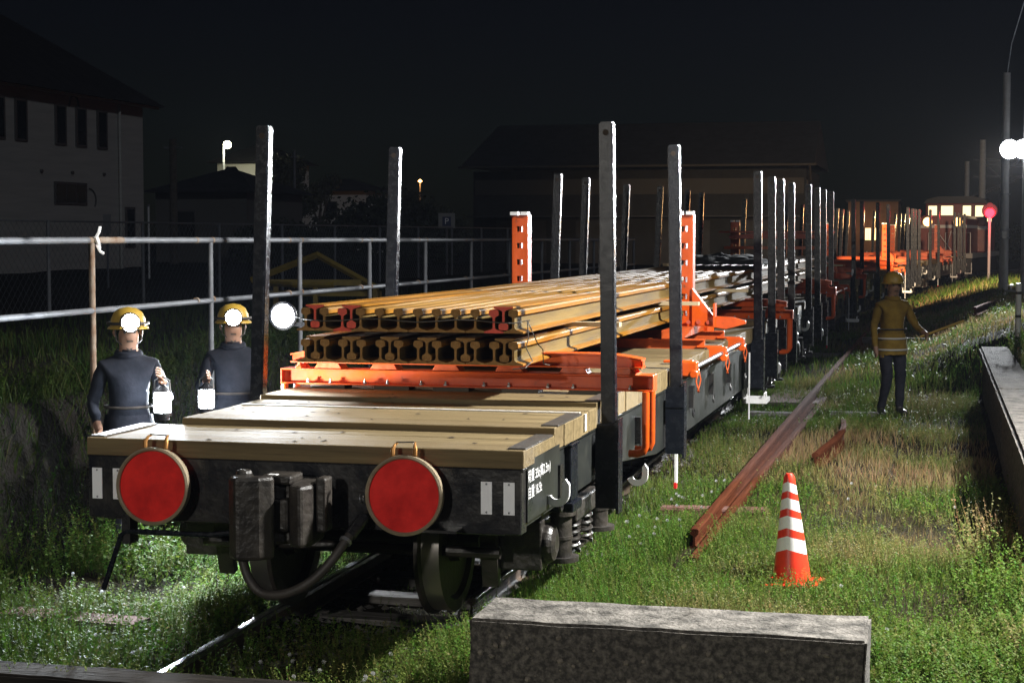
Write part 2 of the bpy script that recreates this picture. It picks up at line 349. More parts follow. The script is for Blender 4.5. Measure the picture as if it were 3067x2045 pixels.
# ------------------------------------------------------------------ concrete platform wall, low block, timbers
def rough_block(name, mats, dims, loc, rz, label=None, cat=None, seg=.09, amp=.012, parent=None, chamfer=.03):
    bm = bmesh.new(); X, Y, Z = dims
    bmesh.ops.create_cube(bm, size=1)
    for v_ in bm.verts: v_.co = Vector((v_.co.x*X, v_.co.y*Y, (v_.co.z+.5)*Z))
    bmesh.ops.bevel(bm, geom=[e_ for e_ in bm.edges], offset=chamfer, segments=2, affect='EDGES')
    for ax, L_ in ((Vector((1,0,0)),X),(Vector((0,1,0)),Y),(Vector((0,0,1)),Z)):
        nn = int(L_/seg)
        for q in range(1, nn):
            o_ = Vector((-X/2,-Y/2,0))+Vector((ax.x*L_*q/nn, ax.y*L_*q/nn, ax.z*L_*q/nn))
            bmesh.ops.bisect_plane(bm, geom=bm.verts[:]+bm.edges[:]+bm.faces[:], plane_co=o_, plane_no=ax)
    from mathutils import noise
    for v_ in bm.verts:
        p_ = v_.co*6; d = Vector((noise.noise(p_), noise.noise(p_+Vector((9,0,0))), noise.noise(p_+Vector((0,9,0)))))
        q_ = v_.co*1.7; d += .45*Vector((noise.noise(q_+Vector((3,3,3))), noise.noise(q_), noise.noise(q_+Vector((0,5,2)))))
        e_ = sum(1 for a_, b_ in ((abs(v_.co.x),X/2),(abs(v_.co.y),Y/2),(v_.co.z,Z)) if a_ > b_-chamfer*1.2)
        v_.co += d*amp*(.55+1.5*(e_ >= 2)*max(0, noise.noise(v_.co*4.5+Vector((7,1,4)))))
    me_ = bpy.data.meshes.new(name); 
    for f_ in bm.faces: f_.material_index = 0 if f_.normal.z > .25 else len(mats)-1; f_.smooth = False
    bm.to_mesh(me_); bm.free()
    for q in mats: me_.materials.append(MATS[q])
    o = inst(me_, name, parent, loc, (0,0,rz)); 
    return tag(o, label, cat)
rough_block('concrete_block', ['concrete','concrete_side'], (1.93,.53,.75), (-1.245,8.37,-.30), 0, 'weathered grey concrete block at the end of the track near the wagon', 'block', seg=.04, amp=.010, chamfer=.014)
for q in range(70):
    fx_ = random.uniform(-2.15,-.34); fz_ = random.uniform(-.05,.40); r_ = random.choice([.006,.008,.011,.016])
    MB().lathe([(0,-r_*.6),(r_,-r_*.2),(r_*.9,r_*.4),(0,r_)], axis='y', n=6).build('pebble', 'pebble', bpy.data.objects['concrete_block'], loc=(fx_+1.245,-.268,fz_+.30), rot=(random.random(),random.random(),random.random()))
wl = thing('platform_wall', 'long low concrete platform edge wall beside the grass strip', 'wall', (WALLX+.18,0,0))
for i, (ya, yb) in enumerate(((11.7,18.5),(18.52,25.5))):
    rough_block('coping_slab', ['coping','concrete_side'], (.42,yb-ya,.14), (.0,(ya+yb)/2,.61), 0, seg=.14, amp=.008, parent=wl)
    rough_block('wall_face', ['concrete_side'], (.36,yb-ya,.95), (.03,(ya+yb)/2,-.338), 0, seg=.2, amp=.010, parent=wl)
def timber(name, label, loc, dims, rz, mats, cat='timber'):
    rough_block(name, mats, dims, loc, rz, label, cat, seg=.1, amp=.006, chamfer=.012)
timber('timber_block', 'old timber beam with reddish cut end lying left of the track', (-4.95,9.22,-.11), (.95,.24,.19), R(-6), ['sleeper_red','dark_wood'])
timber('timber_board', 'short weathered grey board lying flat beside the left rail', (-4.22,9.42,-.17), (.42,.22,.07), R(4), ['sleeper_wood'])
timber('timber_baulk', 'dark rotten timber baulk lying across the ground before the track', (-3.9,7.86,-.05), (2.9,.26,.17), R(-1), ['rotten_wood','rotten_wood'])
timber('timber_plank', 'wooden plank lying on the ground at the wagon side near the white step', (-2.0,22.2,.02), (.62,.24,.05), R(2), ['sleeper_wood'], 'plank')
timber('timber_slab', 'grey timber slab half buried in the grass beside the rusty loose rail', (-.95,22.0,.0), (.6,.13,.12), R(3), ['sleeper_wood'], 'timber')
timber('timber_offcut', 'pale timber offcut lying across between wagon and loose rails', (-2.15,32.5,.07), (1.0,.26,.07), R(2), ['sleeper_wood'], 'timber')
timber('timber_pale', 'long pale timber lying on the grass beyond the rusty loose rails', (-.35,33.0,.32), (1.9,.2,.1), R(3), ['sleeper_wood'], 'timber')
timber('timber_sleeper', 'brown sleeper propped under the near end of the rusty loose rail', (-1.75,14.2,-.05), (.9,.2,.13), R(5), ['sleeper_red'], 'sleeper')
timber('crossing_board', 'wide brown timber panel laid between wagon and loose rail', (-1.85,24.6,.04), (.72,2.6,.05), R(1), ['sleeper_red','dark_wood'], 'panel')

# loose rusty rails in the grass
def lay(x0,y0,x1,y1,z,n_=14,bend=0):
    a = math.atan2(x1-x0, y1-y0)
    return [(x0+(x1-x0)*t+bend*math.sin(t*math.pi), y0+(y1-y0)*t, z+float(gz(y0+(y1-y0)*t))+.02*math.sin(5*t), -a) for t in np.linspace(0,1,n_)]
tag(long_rail('loose_rail', lay(-1.70,12.6,-1.42,39.5,.0), ['old_rail','old_rail_head'], s=1.0), 'long rusty loose rail lying highest on the grass beside the wagons', 'rail')
tag(long_rail('loose_rail', lay(-1.61,11.85,-1.44,24,-.06), ['old_rail','old_rail_head'], s=.95), 'rusty loose rail half sunk in grass with its end beside the cone', 'rail')
tag(long_rail('loose_rail', lay(-1.12,17.2,-1.02,20.6,.0,bend=.10), ['old_rail','old_rail_head']), 'short bent rusty rail half hidden in dry grass', 'rail')
tag(long_rail('loose_rail', lay(.75,33.5,1.75,40,.75), ['old_rail','old_rail_head']), 'short rusty rail leaning on the grassy bank below the lamp post', 'rail')

# ------------------------------------------------------------------ flat wagon
L = 16.9; HL = L/2; HW = 1.30
STK = [-6.35,-3.45,2.85,4.5,5.75,7.35]
wagon = thing('flat_wagon', 'black flat wagon with two red tail discs on its end beam', 'wagon', (XC, 9+HL, 0), 0, 'flat wagons coupled in the train')
# deck planks (stepped at both ends)
levels = [(0,.78,1.147),(.78,2.02,1.187),(2.02,HL,1.216)]
pl_me = {}
def plank_mesh(wd, th, mname):
    x0_ = -HW if th < .11 else -1.06
    key = (round(wd,3), round(th,3), mname)
    if key not in pl_me:
        mb = MB(); mb.bx(x0_, HW, -wd/2+.003, wd/2-.003, -th, 0); me_ = mb.mesh('plank', mname)
        bm = bmesh.new(); bm.from_mesh(me_); bmesh.ops.bevel(bm, geom=bm.edges[:], offset=.004, segments=1, affect='EDGES'); bm.to_mesh(me_); bm.free()
        pl_me[key] = me_
    return pl_me[key]
def levz(d):
    for a, b_, z in levels:
        if a <= d < b_+1e-6: return z
    return 1.216
y = -HL; i = 0
edges_ = [0]
for a, b_, z in levels[:2]:
    nn = 3 if a == 0 else 5
    edges_ += [a+(b_-a)*(q+1)/nn for q in range(nn)]
mid = np.linspace(2.02, L-2.02, 50).tolist()
edges_ += mid[1:] + [L-e_ for e_ in reversed(edges_[:-1])]
for a, b_ in zip(edges_[:-1], edges_[1:]):
    c_ = (a+b_)/2; d = min(c_, L-c_); z = levz(d)
    mname = random.choice(['wood','wood','wood_b','wood_c'])
    inst(plank_mesh(b_-a, .10 if d < .8 else (.135 if d < 2.02 else .16), mname), 'plank', wagon, (random.uniform(-.004,.004), -HL+c_, z+random.uniform(-.003,.002)))
for sy in (-1,1):
    for sx in (-1,1):
        for d0, d1, z in ((.05,.72,1.147),(.85,1.55,1.187),(2.1,2.9,1.216)):
            if sx < 0 and d0 > .7: continue
            MB().box((sx*(HW-.05), sy*(HL-(d0+d1)/2), z+.004), (.10, d1-d0, .010)).build('edge_strip', 'iron_strip', wagon)
MB().box((.12,-HL+1.63,1.190), (2.3,.022,.008)).build('painted_line', 'white_paint', wagon)
MB().box((HW+.003,-HL+1.63,1.13), (.008,.045,.105)).build('painted_mark', 'white_paint', wagon)
kb = MB()
for q in range(38):
    kx, ky = random.uniform(-1.0,1.15), random.uniform(.05,2.4); z = levz(ky)
    kb.lathe([(random.uniform(.010,.022),0),(0,.004)], (kx,-HL+ky,z+.0025), n=7)
tag(kb.build('knot', 'knot', wagon), kind='stuff')
# frame
for sy in (-1,1):
    MB().box((0, sy*(HL-.06), .865), (2.58,.12,.36)).box((0, sy*(HL-.09), 1.04), (2.6,.17,.02)).box((0,sy*(HL-.1),.69),(2.4,.2,.02)).build('end_beam', 'frame_paint', wagon, bevel=.006)
for sx in (-1,1):
    poly = [(-HL+.12,.70),(-HL+3.0,.70),(-HL+4.6,.56),(HL-4.6,.56),(HL-3.0,.70),(HL-.12,.70),(HL-.12,1.05),(-HL+.12,1.05)]
    xo = 1.25 if sx > 0 else -1.01
    mb = MB().prism(poly, xo-.02, xo+.02, 'x')
    mb.box((xo-sx*.03,0,1.045), (.14,L-.3,.02))
    mb.build('side_sill', 'side_sill_paint', wagon, bevel=.004)
MB().bx(-.25,.25,-HL+.3,HL-.3,.62,1.0).build('center_sill', 'frame_paint', wagon)
mb = MB()
for yy_ in np.linspace(-HL+1.2, HL-1.2, 14): mb.box((0,yy_,.92), (2.4,.08,.2))
mb.build('cross_member', 'frame_paint', wagon)
# white plates with screws on the end beams
pm = MB().box((0,0,0), (.062,.006,.178)).mesh('end_plate', 'plate_white'); sm_ = MB().lathe([(.006,0),(0,-.004)], axis='y', n=8).mesh('screw', 'steel')
for sy in (-1,1):
    for x_ in (-1.23,-1.10,1.095,1.222):
        o = inst(pm, 'end_plate', wagon, (x_, sy*(HL+.004), .885))
        for dz in (-.077,.077): inst(sm_, 'screw', o, (0,-.004 if sy < 0 else .004,dz), (0,0,0 if sy < 0 else math.pi))
# stake pockets and stakes
pk = MB()
pk.box((.075,0,.93), (.15,.17,.05)).box((.075,0,.72),(.15,.16,.04)).box((.145,0,.80),(.014,.15,.62)).box((.07,.075,.80),(.14,.012,.55)).box((.07,-.075,.80),(.14,.012,.55))
pocket = pk.mesh('stake_pocket', 'black_paint')
st = MB()
# square post, drilled near its top, leaning slightly inwards
st.bx(-.047,.047,-.047,.047,.52,3.0); stake = st
stm = st.mesh('stake', 'black_paint')
bm = bmesh.new(); bm.from_mesh(stm); bmesh.ops.bevel(bm, geom=bm.edges[:], offset=.010, segments=2, affect='EDGES'); bm.to_mesh(stm); bm.free()
hole = MB().lathe([(.020,0),(.020,-.003),(.012,-.003)], axis='y', n=14).mesh('stake_hole', 'knot')
collar = MB().box((0,0,0),(.115,.115,.03)).mesh('stake_collar','black_paint')
for sx in (-1,1):
    for yk in STK:
        inst(pocket, 'stake_pocket', wagon, (1.29 if sx > 0 else -1.03, yk, 0), (0,0,0 if sx > 0 else math.pi))
        lean = (-.012 if sx > 0 else .036)+random.uniform(-.004,.004)
        s_ = inst(stm, 'stake', wagon, ((1.365 if sx > 0 else -1.105)-lean*1.1, yk, .05+random.uniform(-.01,.01)), (random.uniform(-.004,.004), lean, 0))
        inst(hole, 'stake_hole', s_, (0,-.0475,2.93)); inst(collar, 'stake_collar', s_, (0,0,1.02))
# tie hooks: white J shapes under the sills
def hook_mesh():
    inner, outer = [], []
    for a in np.linspace(math.pi*1.12, math.pi*2, 13): inner.append((.036*math.cos(a), .036*math.sin(a))); outer.append((.078*math.cos(a), .078*math.sin(a)))
    outer += [(.078,.05),(.055,.085)]; inner += [(.036,.06)]
    return MB().prism(outer+inner[::-1], -.014, .014).mesh('tie_hook', 'white_paint')
hm = hook_mesh()
for sx in (-1,1):
    for yk in (-HL+.62,-HL+3.3,HL-.62,HL-3.3): inst(hm, 'tie_hook', wagon, (sx*1.345, yk, .83 if abs(yk) > HL-1 else .57), (0,0,0 if sx > 0 else math.pi))
for sx in (-1,1):
    for sy in (-1,1):
        MB().box((sx*1.235,sy*(HL-1.28),.86),(.15,.2,.34)).box((sx*1.235,sy*(HL-1.28),1.035),(.17,.23,.02)).box((sx*1.235,sy*(HL-1.28),.66),(.19,.26,.06)).build('jacking_pad', 'black_paint', wagon, bevel=.012)
# side gear: lashing rings, small brackets and pipes
mb = MB()
for sx in (-1,1):
    for yk in np.linspace(-HL+.9, HL-.9, 12):
        mb.box((sx*1.29, yk, .86), (.05,.09,.2)); mb.tube([(sx*1.31,yk+.04*math.cos(a),.72+.04*math.sin(a)) for a in np.linspace(0,2*math.pi,9)], .008, 5)
    mb.cyl((sx*1.1,-HL+.5,.62),(sx*1.1,HL-.5,.62),.022,n=8)
mb.build('lashing_bracket', 'frame_paint', wagon)
MB().cyl((-.45,-2.2,.52),(-.45,-.9,.52),.2,n=18).build('air_reservoir', 'bogie_paint', wagon, True)
MB().cyl((.5,1.0,.55),(.5,2.1,.55),.16,n=18).box((.5,.9,.55),(.3,.2,.3)).build('brake_cylinder', 'bogie_paint', wagon, True)
# bogies
def make_bogie(parent, yc):
    b_ = thing('bogie', loc=(0,yc,0)); b_.parent = parent
    for dy in (-.95,.95):
        MB().cyl((-.75,dy,.43),(.75,dy,.43),.07,n=14).build('axle', 'bogie_paint', b_, True)
        for sx in (-1,1):
            prof = [(.09,-.09),(.12,-.09),(.13,-.03),(.34,-.035),(.36,-.065),(.43,-.065),(.43,.045),(.455,.06),(.455,.085),(.36,.085),(.34,.03),(.14,.03),(.12,.09),(.09,.09)]
            mb_ = MB().lathe([(r_, -sx*h) for r_, h in prof], (sx*.54,dy,.43), 'x', 36)
            for q in range(36*13):
                pass
            w_ = mb_.build('wheel', ['wheel','wheel_tread'], b_, True)
            for p_ in w_.data.polygons:
                c_ = p_.center; r_ = math.hypot(c_.y-dy, c_.z-.43)
                if .425 < r_ < .45 and abs(p_.normal.x) < .5: p_.material_index = 1
            MB().box((sx*1.03,dy,.44), (.26,.26,.30)).lathe([(.125,0),(.125,sx*.04),(.105,sx*.065),(.06,sx*.08),(.0,sx*.082)], (sx*1.15,dy,.44), 'x', 18).box((sx*1.03,dy,.63),(.28,.3,.05)).build('axle_box', 'bogie_paint', b_, bevel=.01)
            MB().box((sx*.86, dy+(-.2 if dy < 0 else .2), .40), (.10,.06,.42), Matrix.Rotation((.25 if dy < 0 else -.25),3,'X')).build('brake_shoe', 'bogie_paint', b_)
    for sx in (-1,1):
        poly = [(-1.2,.60),(-1.2,.70),(-.55,.74),(.55,.74),(1.2,.70),(1.2,.60),(.62,.56),(.45,.36),(.42,.24),(-.42,.24),(-.45,.36),(-.62,.56)]
        MB().prism(poly, sx*.99, sx*1.09, 'x').box((sx*1.04,0,.235),(.24,.95,.03)).box((sx*1.04,0,.75),(.22,1.0,.025)).build('side_frame', 'bogie_paint', b_, bevel=.008)
        for dy in (-.2,.2):
            MB().tube([(sx*1.14+.065*math.cos(a), dy+.065*math.sin(a), .26+.22*a/(2*math.pi*5)) for a in np.linspace(0,2*math.pi*5,60)], .014, 6).build('spring', 'bogie_paint', b_, True)
        MB().box((sx*1.08,0,.54),(.30,.75,.13)).build('bolster_end', 'bogie_paint', b_, bevel=.012)
    for sx in (-1,1):
        for dy in (-1.42,1.42):
            MB().cyl((sx*1.16,dy*.42,.30),(sx*1.16,dy*.42,.56),.085,n=16).cyl((sx*1.16,dy*.42,.27),(sx*1.16,dy*.42,.30),.13,n=16).cyl((sx*1.16,dy*.42,.56),(sx*1.16,dy*.42,.60),.11,n=16).cyl((sx*1.16,dy*.42,.41),(sx*1.16,dy*.42,.43),.092,n=16).build('damper', 'bogie_paint', b_, True)
    MB().box((0,0,.56),(1.9,.36,.16)).build('bogie_bolster', 'bogie_paint', b_)
    for dy in (-1.25,1.25):
        MB().cyl((-.95,dy,.42),(.95,dy,.42),.035,n=10).build('brake_beam', 'bogie_paint', b_)
    return b_
bog = make_bogie(wagon, -HL+2.1)
make_bogie(wagon, HL-2.1)
# couplers, hoses, uncoupling levers on both ends
def make_end(sy):
    e_ = thing('coupler', loc=(0, sy*HL, .80)); e_.parent = wagon; e_.rotation_euler = (0,0,0 if sy < 0 else math.pi)
    # local: -y points out
    MB().box((0,-.1,0),(.16,.5,.18)).build('shank', 'bogie_paint', e_, bevel=.02)
    poly = [(-.20,.0),(-.21,-.36),(-.15,-.43),(-.05,-.40),(-.02,-.32),(.06,-.27),(.09,-.36),(.17,-.40),(.20,-.30),(.18,-.05),(.08,.04)]
    MB().prism(poly, -.17, .17, 'z').build('coupler_head', 'bogie_paint', e_, bevel=.022)
    poly = [(-.20,-.30),(-.215,-.47),(-.15,-.53),(-.03,-.49),(.03,-.42),(.0,-.36),(-.08,-.41),(-.12,-.34)]
    MB().prism(poly, -.225, .225, 'z').cyl((-.16,-.38,.25),(-.16,-.38,-.25),.045,n=14).build('knuckle', 'bogie_paint', e_, bevel=.02)
    MB().box((.0,-.24,.19),(.18,.2,.05)).box((.23,-.2,.05),(.06,.12,.3)).build('lock_lifter', 'bogie_paint', e_, bevel=.015)
    MB().box((-.02,-.31,.217),(.05,.035,.004)).build('white_dab', 'white_paint', e_)
    pts = [(.42,.05,-.02),(.40,-.10,-.06),(.36,-.2,-.14),(.28,-.27,-.27),(.16,-.3,-.38),(.02,-.3,-.44),(-.11,-.28,-.44),(-.19,-.27,-.36),(-.23,-.26,-.24)]
    sm_pts = []
    P_ = [Vector(q) for q in pts]
    for i_ in range(len(P_)-1):
        p0, p1, p2, p3 = P_[max(i_-1,0)], P_[i_], P_[i_+1], P_[min(i_+2,len(P_)-1)]
        for t in np.linspace(0,1,5)[:-1]:
            sm_pts.append(.5*((2*p1)+(p2-p0)*t+(2*p0-5*p1+4*p2-p3)*t*t+(3*p1-p0-3*p2+p3)*t**3))
    sm_pts.append(P_[-1])
    MB().tube(sm_pts, .026, 12).build('brake_hose', 'rubber', e_, True)
    MB().cyl((.37,-.18,-.125),(.42,-.08,-.03),.034,n=12).build('hose_cock', 'frame_paint', e_, True)
    MB().cyl((.352,-.212,-.155),(.358,-.2,-.143),.036,n=12).build('hose_clip', 'steel', e_)
    MB().tube([(-.05,-.06,-.12),(-.5,-.10,-.17),(-1.0,-.10,-.17),(-1.03,-.11,-.19),(-1.12,-.16,-.50)], .016, 8).build('uncoupling_lever', 'black_paint', e_, True)
    MB().box((-1.0,-.06,-.16),(.05,.1,.16)).build('lever_bracket', 'frame_paint', e_)
    MB().tube([(.72+.02*q,-.05-.004*math.sin(q),-.05) for q in range(2)], .02, 8).box((.86,-.06,-.09),(.2,.14,.015)).build('foot_plate', 'frame_paint', e_)
    sp = [( .02+.18*a/(2*math.pi*9), -.03+.02*math.cos(a), .02*math.sin(a)+.02) for a in np.linspace(0,2*math.pi*9,90)]
    MB().tube([(q[0]+.36,q[1]-.02,q[2]+.04) for q in sp], .005, 5).build('return_spring', 'steel', e_)
make_end(-1); make_end(1)
# brakeman's step and handle
for sx, sy in ((1,1),(-1,-1)):
    yk = sy*2.2
    s_ = thing('brake_step', loc=(sx*1.42, yk, 0), rz=0 if sx > 0 else math.pi); s_.parent = wagon
    mb = MB()
    for q in np.linspace(-.19,.19,9): mb.box((0,q,.44),(.26,.010,.03))
    mb.box((.13,0,.44),(.012,.40,.05)).box((-.13,0,.44),(.012,.40,.05)).box((0,.20,.44),(.26,.012,.05)).box((0,-.20,.44),(.26,.012,.05)); mb.build('step_grating', 'white_paint', s_)
    MB().tube([(-.13,-.2,.46),(-.13,-.2,.56),(-.13,.2,.56),(-.13,.2,.46)], .010, 6).tube([(.1,-.1,.46),(.1,-.1,.52),(.1,.12,.52),(.1,.12,.46)], .008, 6).build('step_rail', 'white_paint', s_)
    MB().box((-.05,-.28,.62),(.012,.04,.75)).build('step_hanger', 'white_paint', s_)
    MB().box((-.13,.0,.72),(.02,.34,.46)).build('step_bracket', 'frame_paint', s_)
    MB().cyl((-.06,1.0,.6),(-.06,1.0,1.42),.05,n=12).build('brake_column', 'black_paint', s_, True)
    MB().tube([(-.06,1.0,1.42),(-.06,.96,1.48),(-.06,.86,1.50),(-.06,.78,1.44),(-.06,.76,1.38)], .022, 8).build('handle', 'white_paint', s_, True)
# lettering
def letters(parent, body, size, loc, rot, mname='white_paint'):
    me_ = text_mesh(body, size); me_.materials.clear(); me_.materials.append(MATS[mname]); return inst(me_, 'lettering', parent, loc, rot)
for sx in (-1,1):
    rz = (R(90),0,R(90*sx)); xx = sx*1.2735
    letters(wagon, '荷重 35t(高2.3m)', .076, (xx+sx*.02, -HL+.37 if sx > 0 else HL-.37, .985), rz)
    letters(wagon, '自重 16.5t', .076, (xx+sx*.02, -HL+.26 if sx > 0 else HL-.26, .895), rz)
    letters(wagon, '36', .24, (xx, -3.1 if sx > 0 else 3.1, .90), rz)
    letters(wagon, '駅', .16, (xx, -5.55 if sx > 0 else 5.55, .86), rz)
    for q in (-1,1): MB().box((sx*1.285, q*(HL-.5), .91), (.03,.8,.34)).build('data_panel', 'side_sill_paint', wagon)
for o_ in [c for c in bpy.data.objects if c.parent is wagon and c.name.startswith('lettering')]:
    if abs(o_.location.y) > 7: o_.location.x = math.copysign(1.303, o_.location.x)
# square bar uprights hanging beside pockets
MB().box((1.33,-3.2,.42),(.02,.05,.36)).build('warning_bar', 'white_paint', wagon)
MB().box((1.325,-3.2,.22),(.022,.052,.05)).build('warning_tip', 'disc_red', wagon)

WAG = [wagon]
wl_labels = ['black flat wagon behind the first, carrying the far ends of the rails', 'black flat wagon with empty orange rail bolsters, third from the red discs', 'black flat wagon with empty orange bolsters coupled to the locomotive']
def wag_pose(i):
    yf = 9+17.6*i; a = math.atan2(float(tx(yf+L)-tx(yf)), L); cx_ = float(tx(yf)); dy = yf
    c_ = Vector((cx_+math.sin(a)*HL, yf+math.cos(a)*HL, float(gz(yf+HL))))
    return c_, -a
for i in (1,2,3):
    o = copy_tree(wagon); c_, a = wag_pose(i); o.location = c_; o.rotation_euler = (0,0,a); o['label'] = wl_labels[i-1]; WAG.append(o)
    if i == 1:      # this wagon has its stakes set the other way round
        for c in bpy.data.objects:
            if c.parent is o and c.name.split('.')[0] in ('stake','stake_pocket'): c.location.y *= -1
c_, a = wag_pose(0); wagon.location = c_; wagon.rotation_euler = (0,0,a)

# ------------------------------------------------------------------ red tail discs
def disc(x, lean, label):
    d = thing('tail_disc', label, 'tail disc', (XC+x, 8.90, .925), 0, 'red tail discs on the end beam')
    mb = MB().lathe([(0,-.012),(.200,-.012),(.206,-.004),(.206,.012),(0,.012)], axis='y', n=56); mb.build('disc_face', 'disc_red', d, True)
    MB().lathe([(.200,-.024),(.208,-.032),(.220,-.026),(.222,.0),(.218,.02),(.200,.02),(.200,-.024)], axis='y', n=56).build('rim', 'disc_rim', d, True)
    for sx in (-1,1):
        MB().tube([(sx*.062,.0,.215),(sx*.064,0,.25),(sx*.056,.02,.275),(sx*.05,.05,.285)], [.014,.013,.008,.006], 8).build('hook', 'brass', d, True)
    MB().tube([(-.05,.03,.288),(.05,.03,.288)], .004, 6).build('hook_wire', 'iron_strip', d)
    d.rotation_euler = (R(-3), R(lean), 0)
    return d
disc(-.82, 2, 'round red tail disc with thin metal rim hanging beside the coupler at the lever side')
disc(.665, -2, 'round red tail disc hanging beside the brake hose and nearest the lettered corner')

# ------------------------------------------------------------------ orange rail bolsters
def make_bolster():
    t = thing('rail_bolster')
    MB().box((0,0,.10),(2.72,.06,.09)).box((0,0,.151),(2.72,.17,.012)).box((0,0,.049),(2.72,.17,.012)).box((1.355,0,.10),(.012,.15,.10)).box((-1.355,0,.10),(.012,.15,.10)).build('lower_beam', 'orange_paint', t, bevel=.003)
    xs_ = np.linspace(-1.28,1.28,41); top = [(x_, .288-.035*max(0,(abs(x_)-.95)/.33)**2) for x_ in xs_]
    poly = [(-1.28,.208)]+[(1.28,.208)]+top[::-1]
    MB().prism(poly, -.04, .04).build('upper_beam', 'orange_paint', t)
    tp = MB()
    for (xa,za),(xb,zb) in zip(top[:-1], top[1:]):
        tp.add([(xa,-.085,za),(xb,-.085,zb),(xb,.085,zb),(xa,.085,za),(xa,-.085,za+.011),(xb,-.085,zb+.011),(xb,.085,zb+.011),(xa,.085,za+.011)], [(0,3,2,1),(4,5,6,7),(0,1,5,4),(2,3,7,6)])
    tp.add([(-1.28,-.085,top[0][1]),(-1.28,.085,top[0][1]),(-1.28,.085,top[0][1]+.011),(-1.28,-.085,top[0][1]+.011)], [(0,1,2,3)])
    tp.add([(1.28,-.085,top[-1][1]),(1.28,.085,top[-1][1]),(1.28,.085,top[-1][1]+.011),(1.28,-.085,top[-1][1]+.011)], [(0,1,2,3)])
    tp.build('upper_flange', 'orange_paint', t)
    MB().box((0,0,.204),(2.56,.17,.010)).build('lower_flange', 'orange_paint', t)
    for x_ in (-1.0,-.58,-.12,.34,.80,1.12):
        wd = .17
        MB().prism([(x_-wd*.62,.157),(x_+wd*.62,.157),(x_+wd*.45,.199),(x_-wd*.45,.199)], -.07, .07).build('pad', 'orange_worn', t, bevel=.003)
    for sx in (-1,1):
        for dy in (-.05,.05): MB().cyl((sx*1.22,dy,.157),(sx*1.22,dy,.20),.018,n=10).lathe([(.04,.157),(.034,.172),(.02,.18)], (sx*1.22,dy,0), n=6).build('end_bolt', 'orange_worn', t)
        for dy in (-.11,.13):
            MB().tube([(sx*1.315,dy,.045),(sx*1.315,dy,-.33),(sx*1.30,dy,-.365),(sx*1.26,dy,-.38),(sx*1.2,dy,-.38)], .026, 10).build('clamp_rod', 'orange_paint', t, True)
    bm_ = MB().cyl((0,0,.056),(0,0,.085),.008,n=8).cyl((0,0,.056),(0,0,.066),.016,n=6).mesh('bolt', 'steel')
    for x_ in (-1.15,-.98,-.72,-.55,-.30,-.12,.16,.34,.62,.80,1.05,1.2): inst(bm_, 'bolt', t, (x_,-.072,0))
    for x_ in (-1.0,-.52,-.08,.42,.9): MB().box((x_,0,.021),(.26,.16,.043)).build('packing_block', 'dark_wood', t)
    return t
DZ = 1.198
bol = make_bolster()
spots = [(0,-5.75,.21,'orange steel rail bolster nearest the red tail discs, under the rail ends'), (0,4.75,.25,'orange rail bolster at the rear of the first wagon, under the rails'),
         (1,-4.9,.25,'orange rail bolster at the front of the second wagon, under the rails'),(1,5.6,.15,'orange rail bolster at the rear of the second wagon past the rail ends'),
         (2,-5.75,0,None),(2,4.75,0,None),(2,-2.6,0,None),(3,-5.75,0,None),(3,4.75,0,None),(3,-2.6,0,None)]
bol_index = {bol.name: [c for c in bpy.data.objects if c.parent is bol]}
def on_wagon(i, ly, lx=0, lz=DZ):
    c_, a = wag_pose(i); M_ = Matrix.Translation(c_) @ Matrix.Rotation(a,4,'Z'); return (M_ @ Vector((lx,ly,lz))), a
for q, (i, ly, lx, lab) in enumerate(spots):
    o = bol if q == 0 else copy_tree(bol, None, bol_index)
    p_, a = on_wagon(i, ly, lx); o.location = p_; o.rotation_euler = (0,0,a)
    if i == 2: lab = 'empty orange rail bolster on the third flat wagon'
    if i == 3: lab = 'empty orange rail bolster on the wagon next to the locomotive'
    tag(o, lab, 'bolster', 'orange rail bolsters on the wagons')

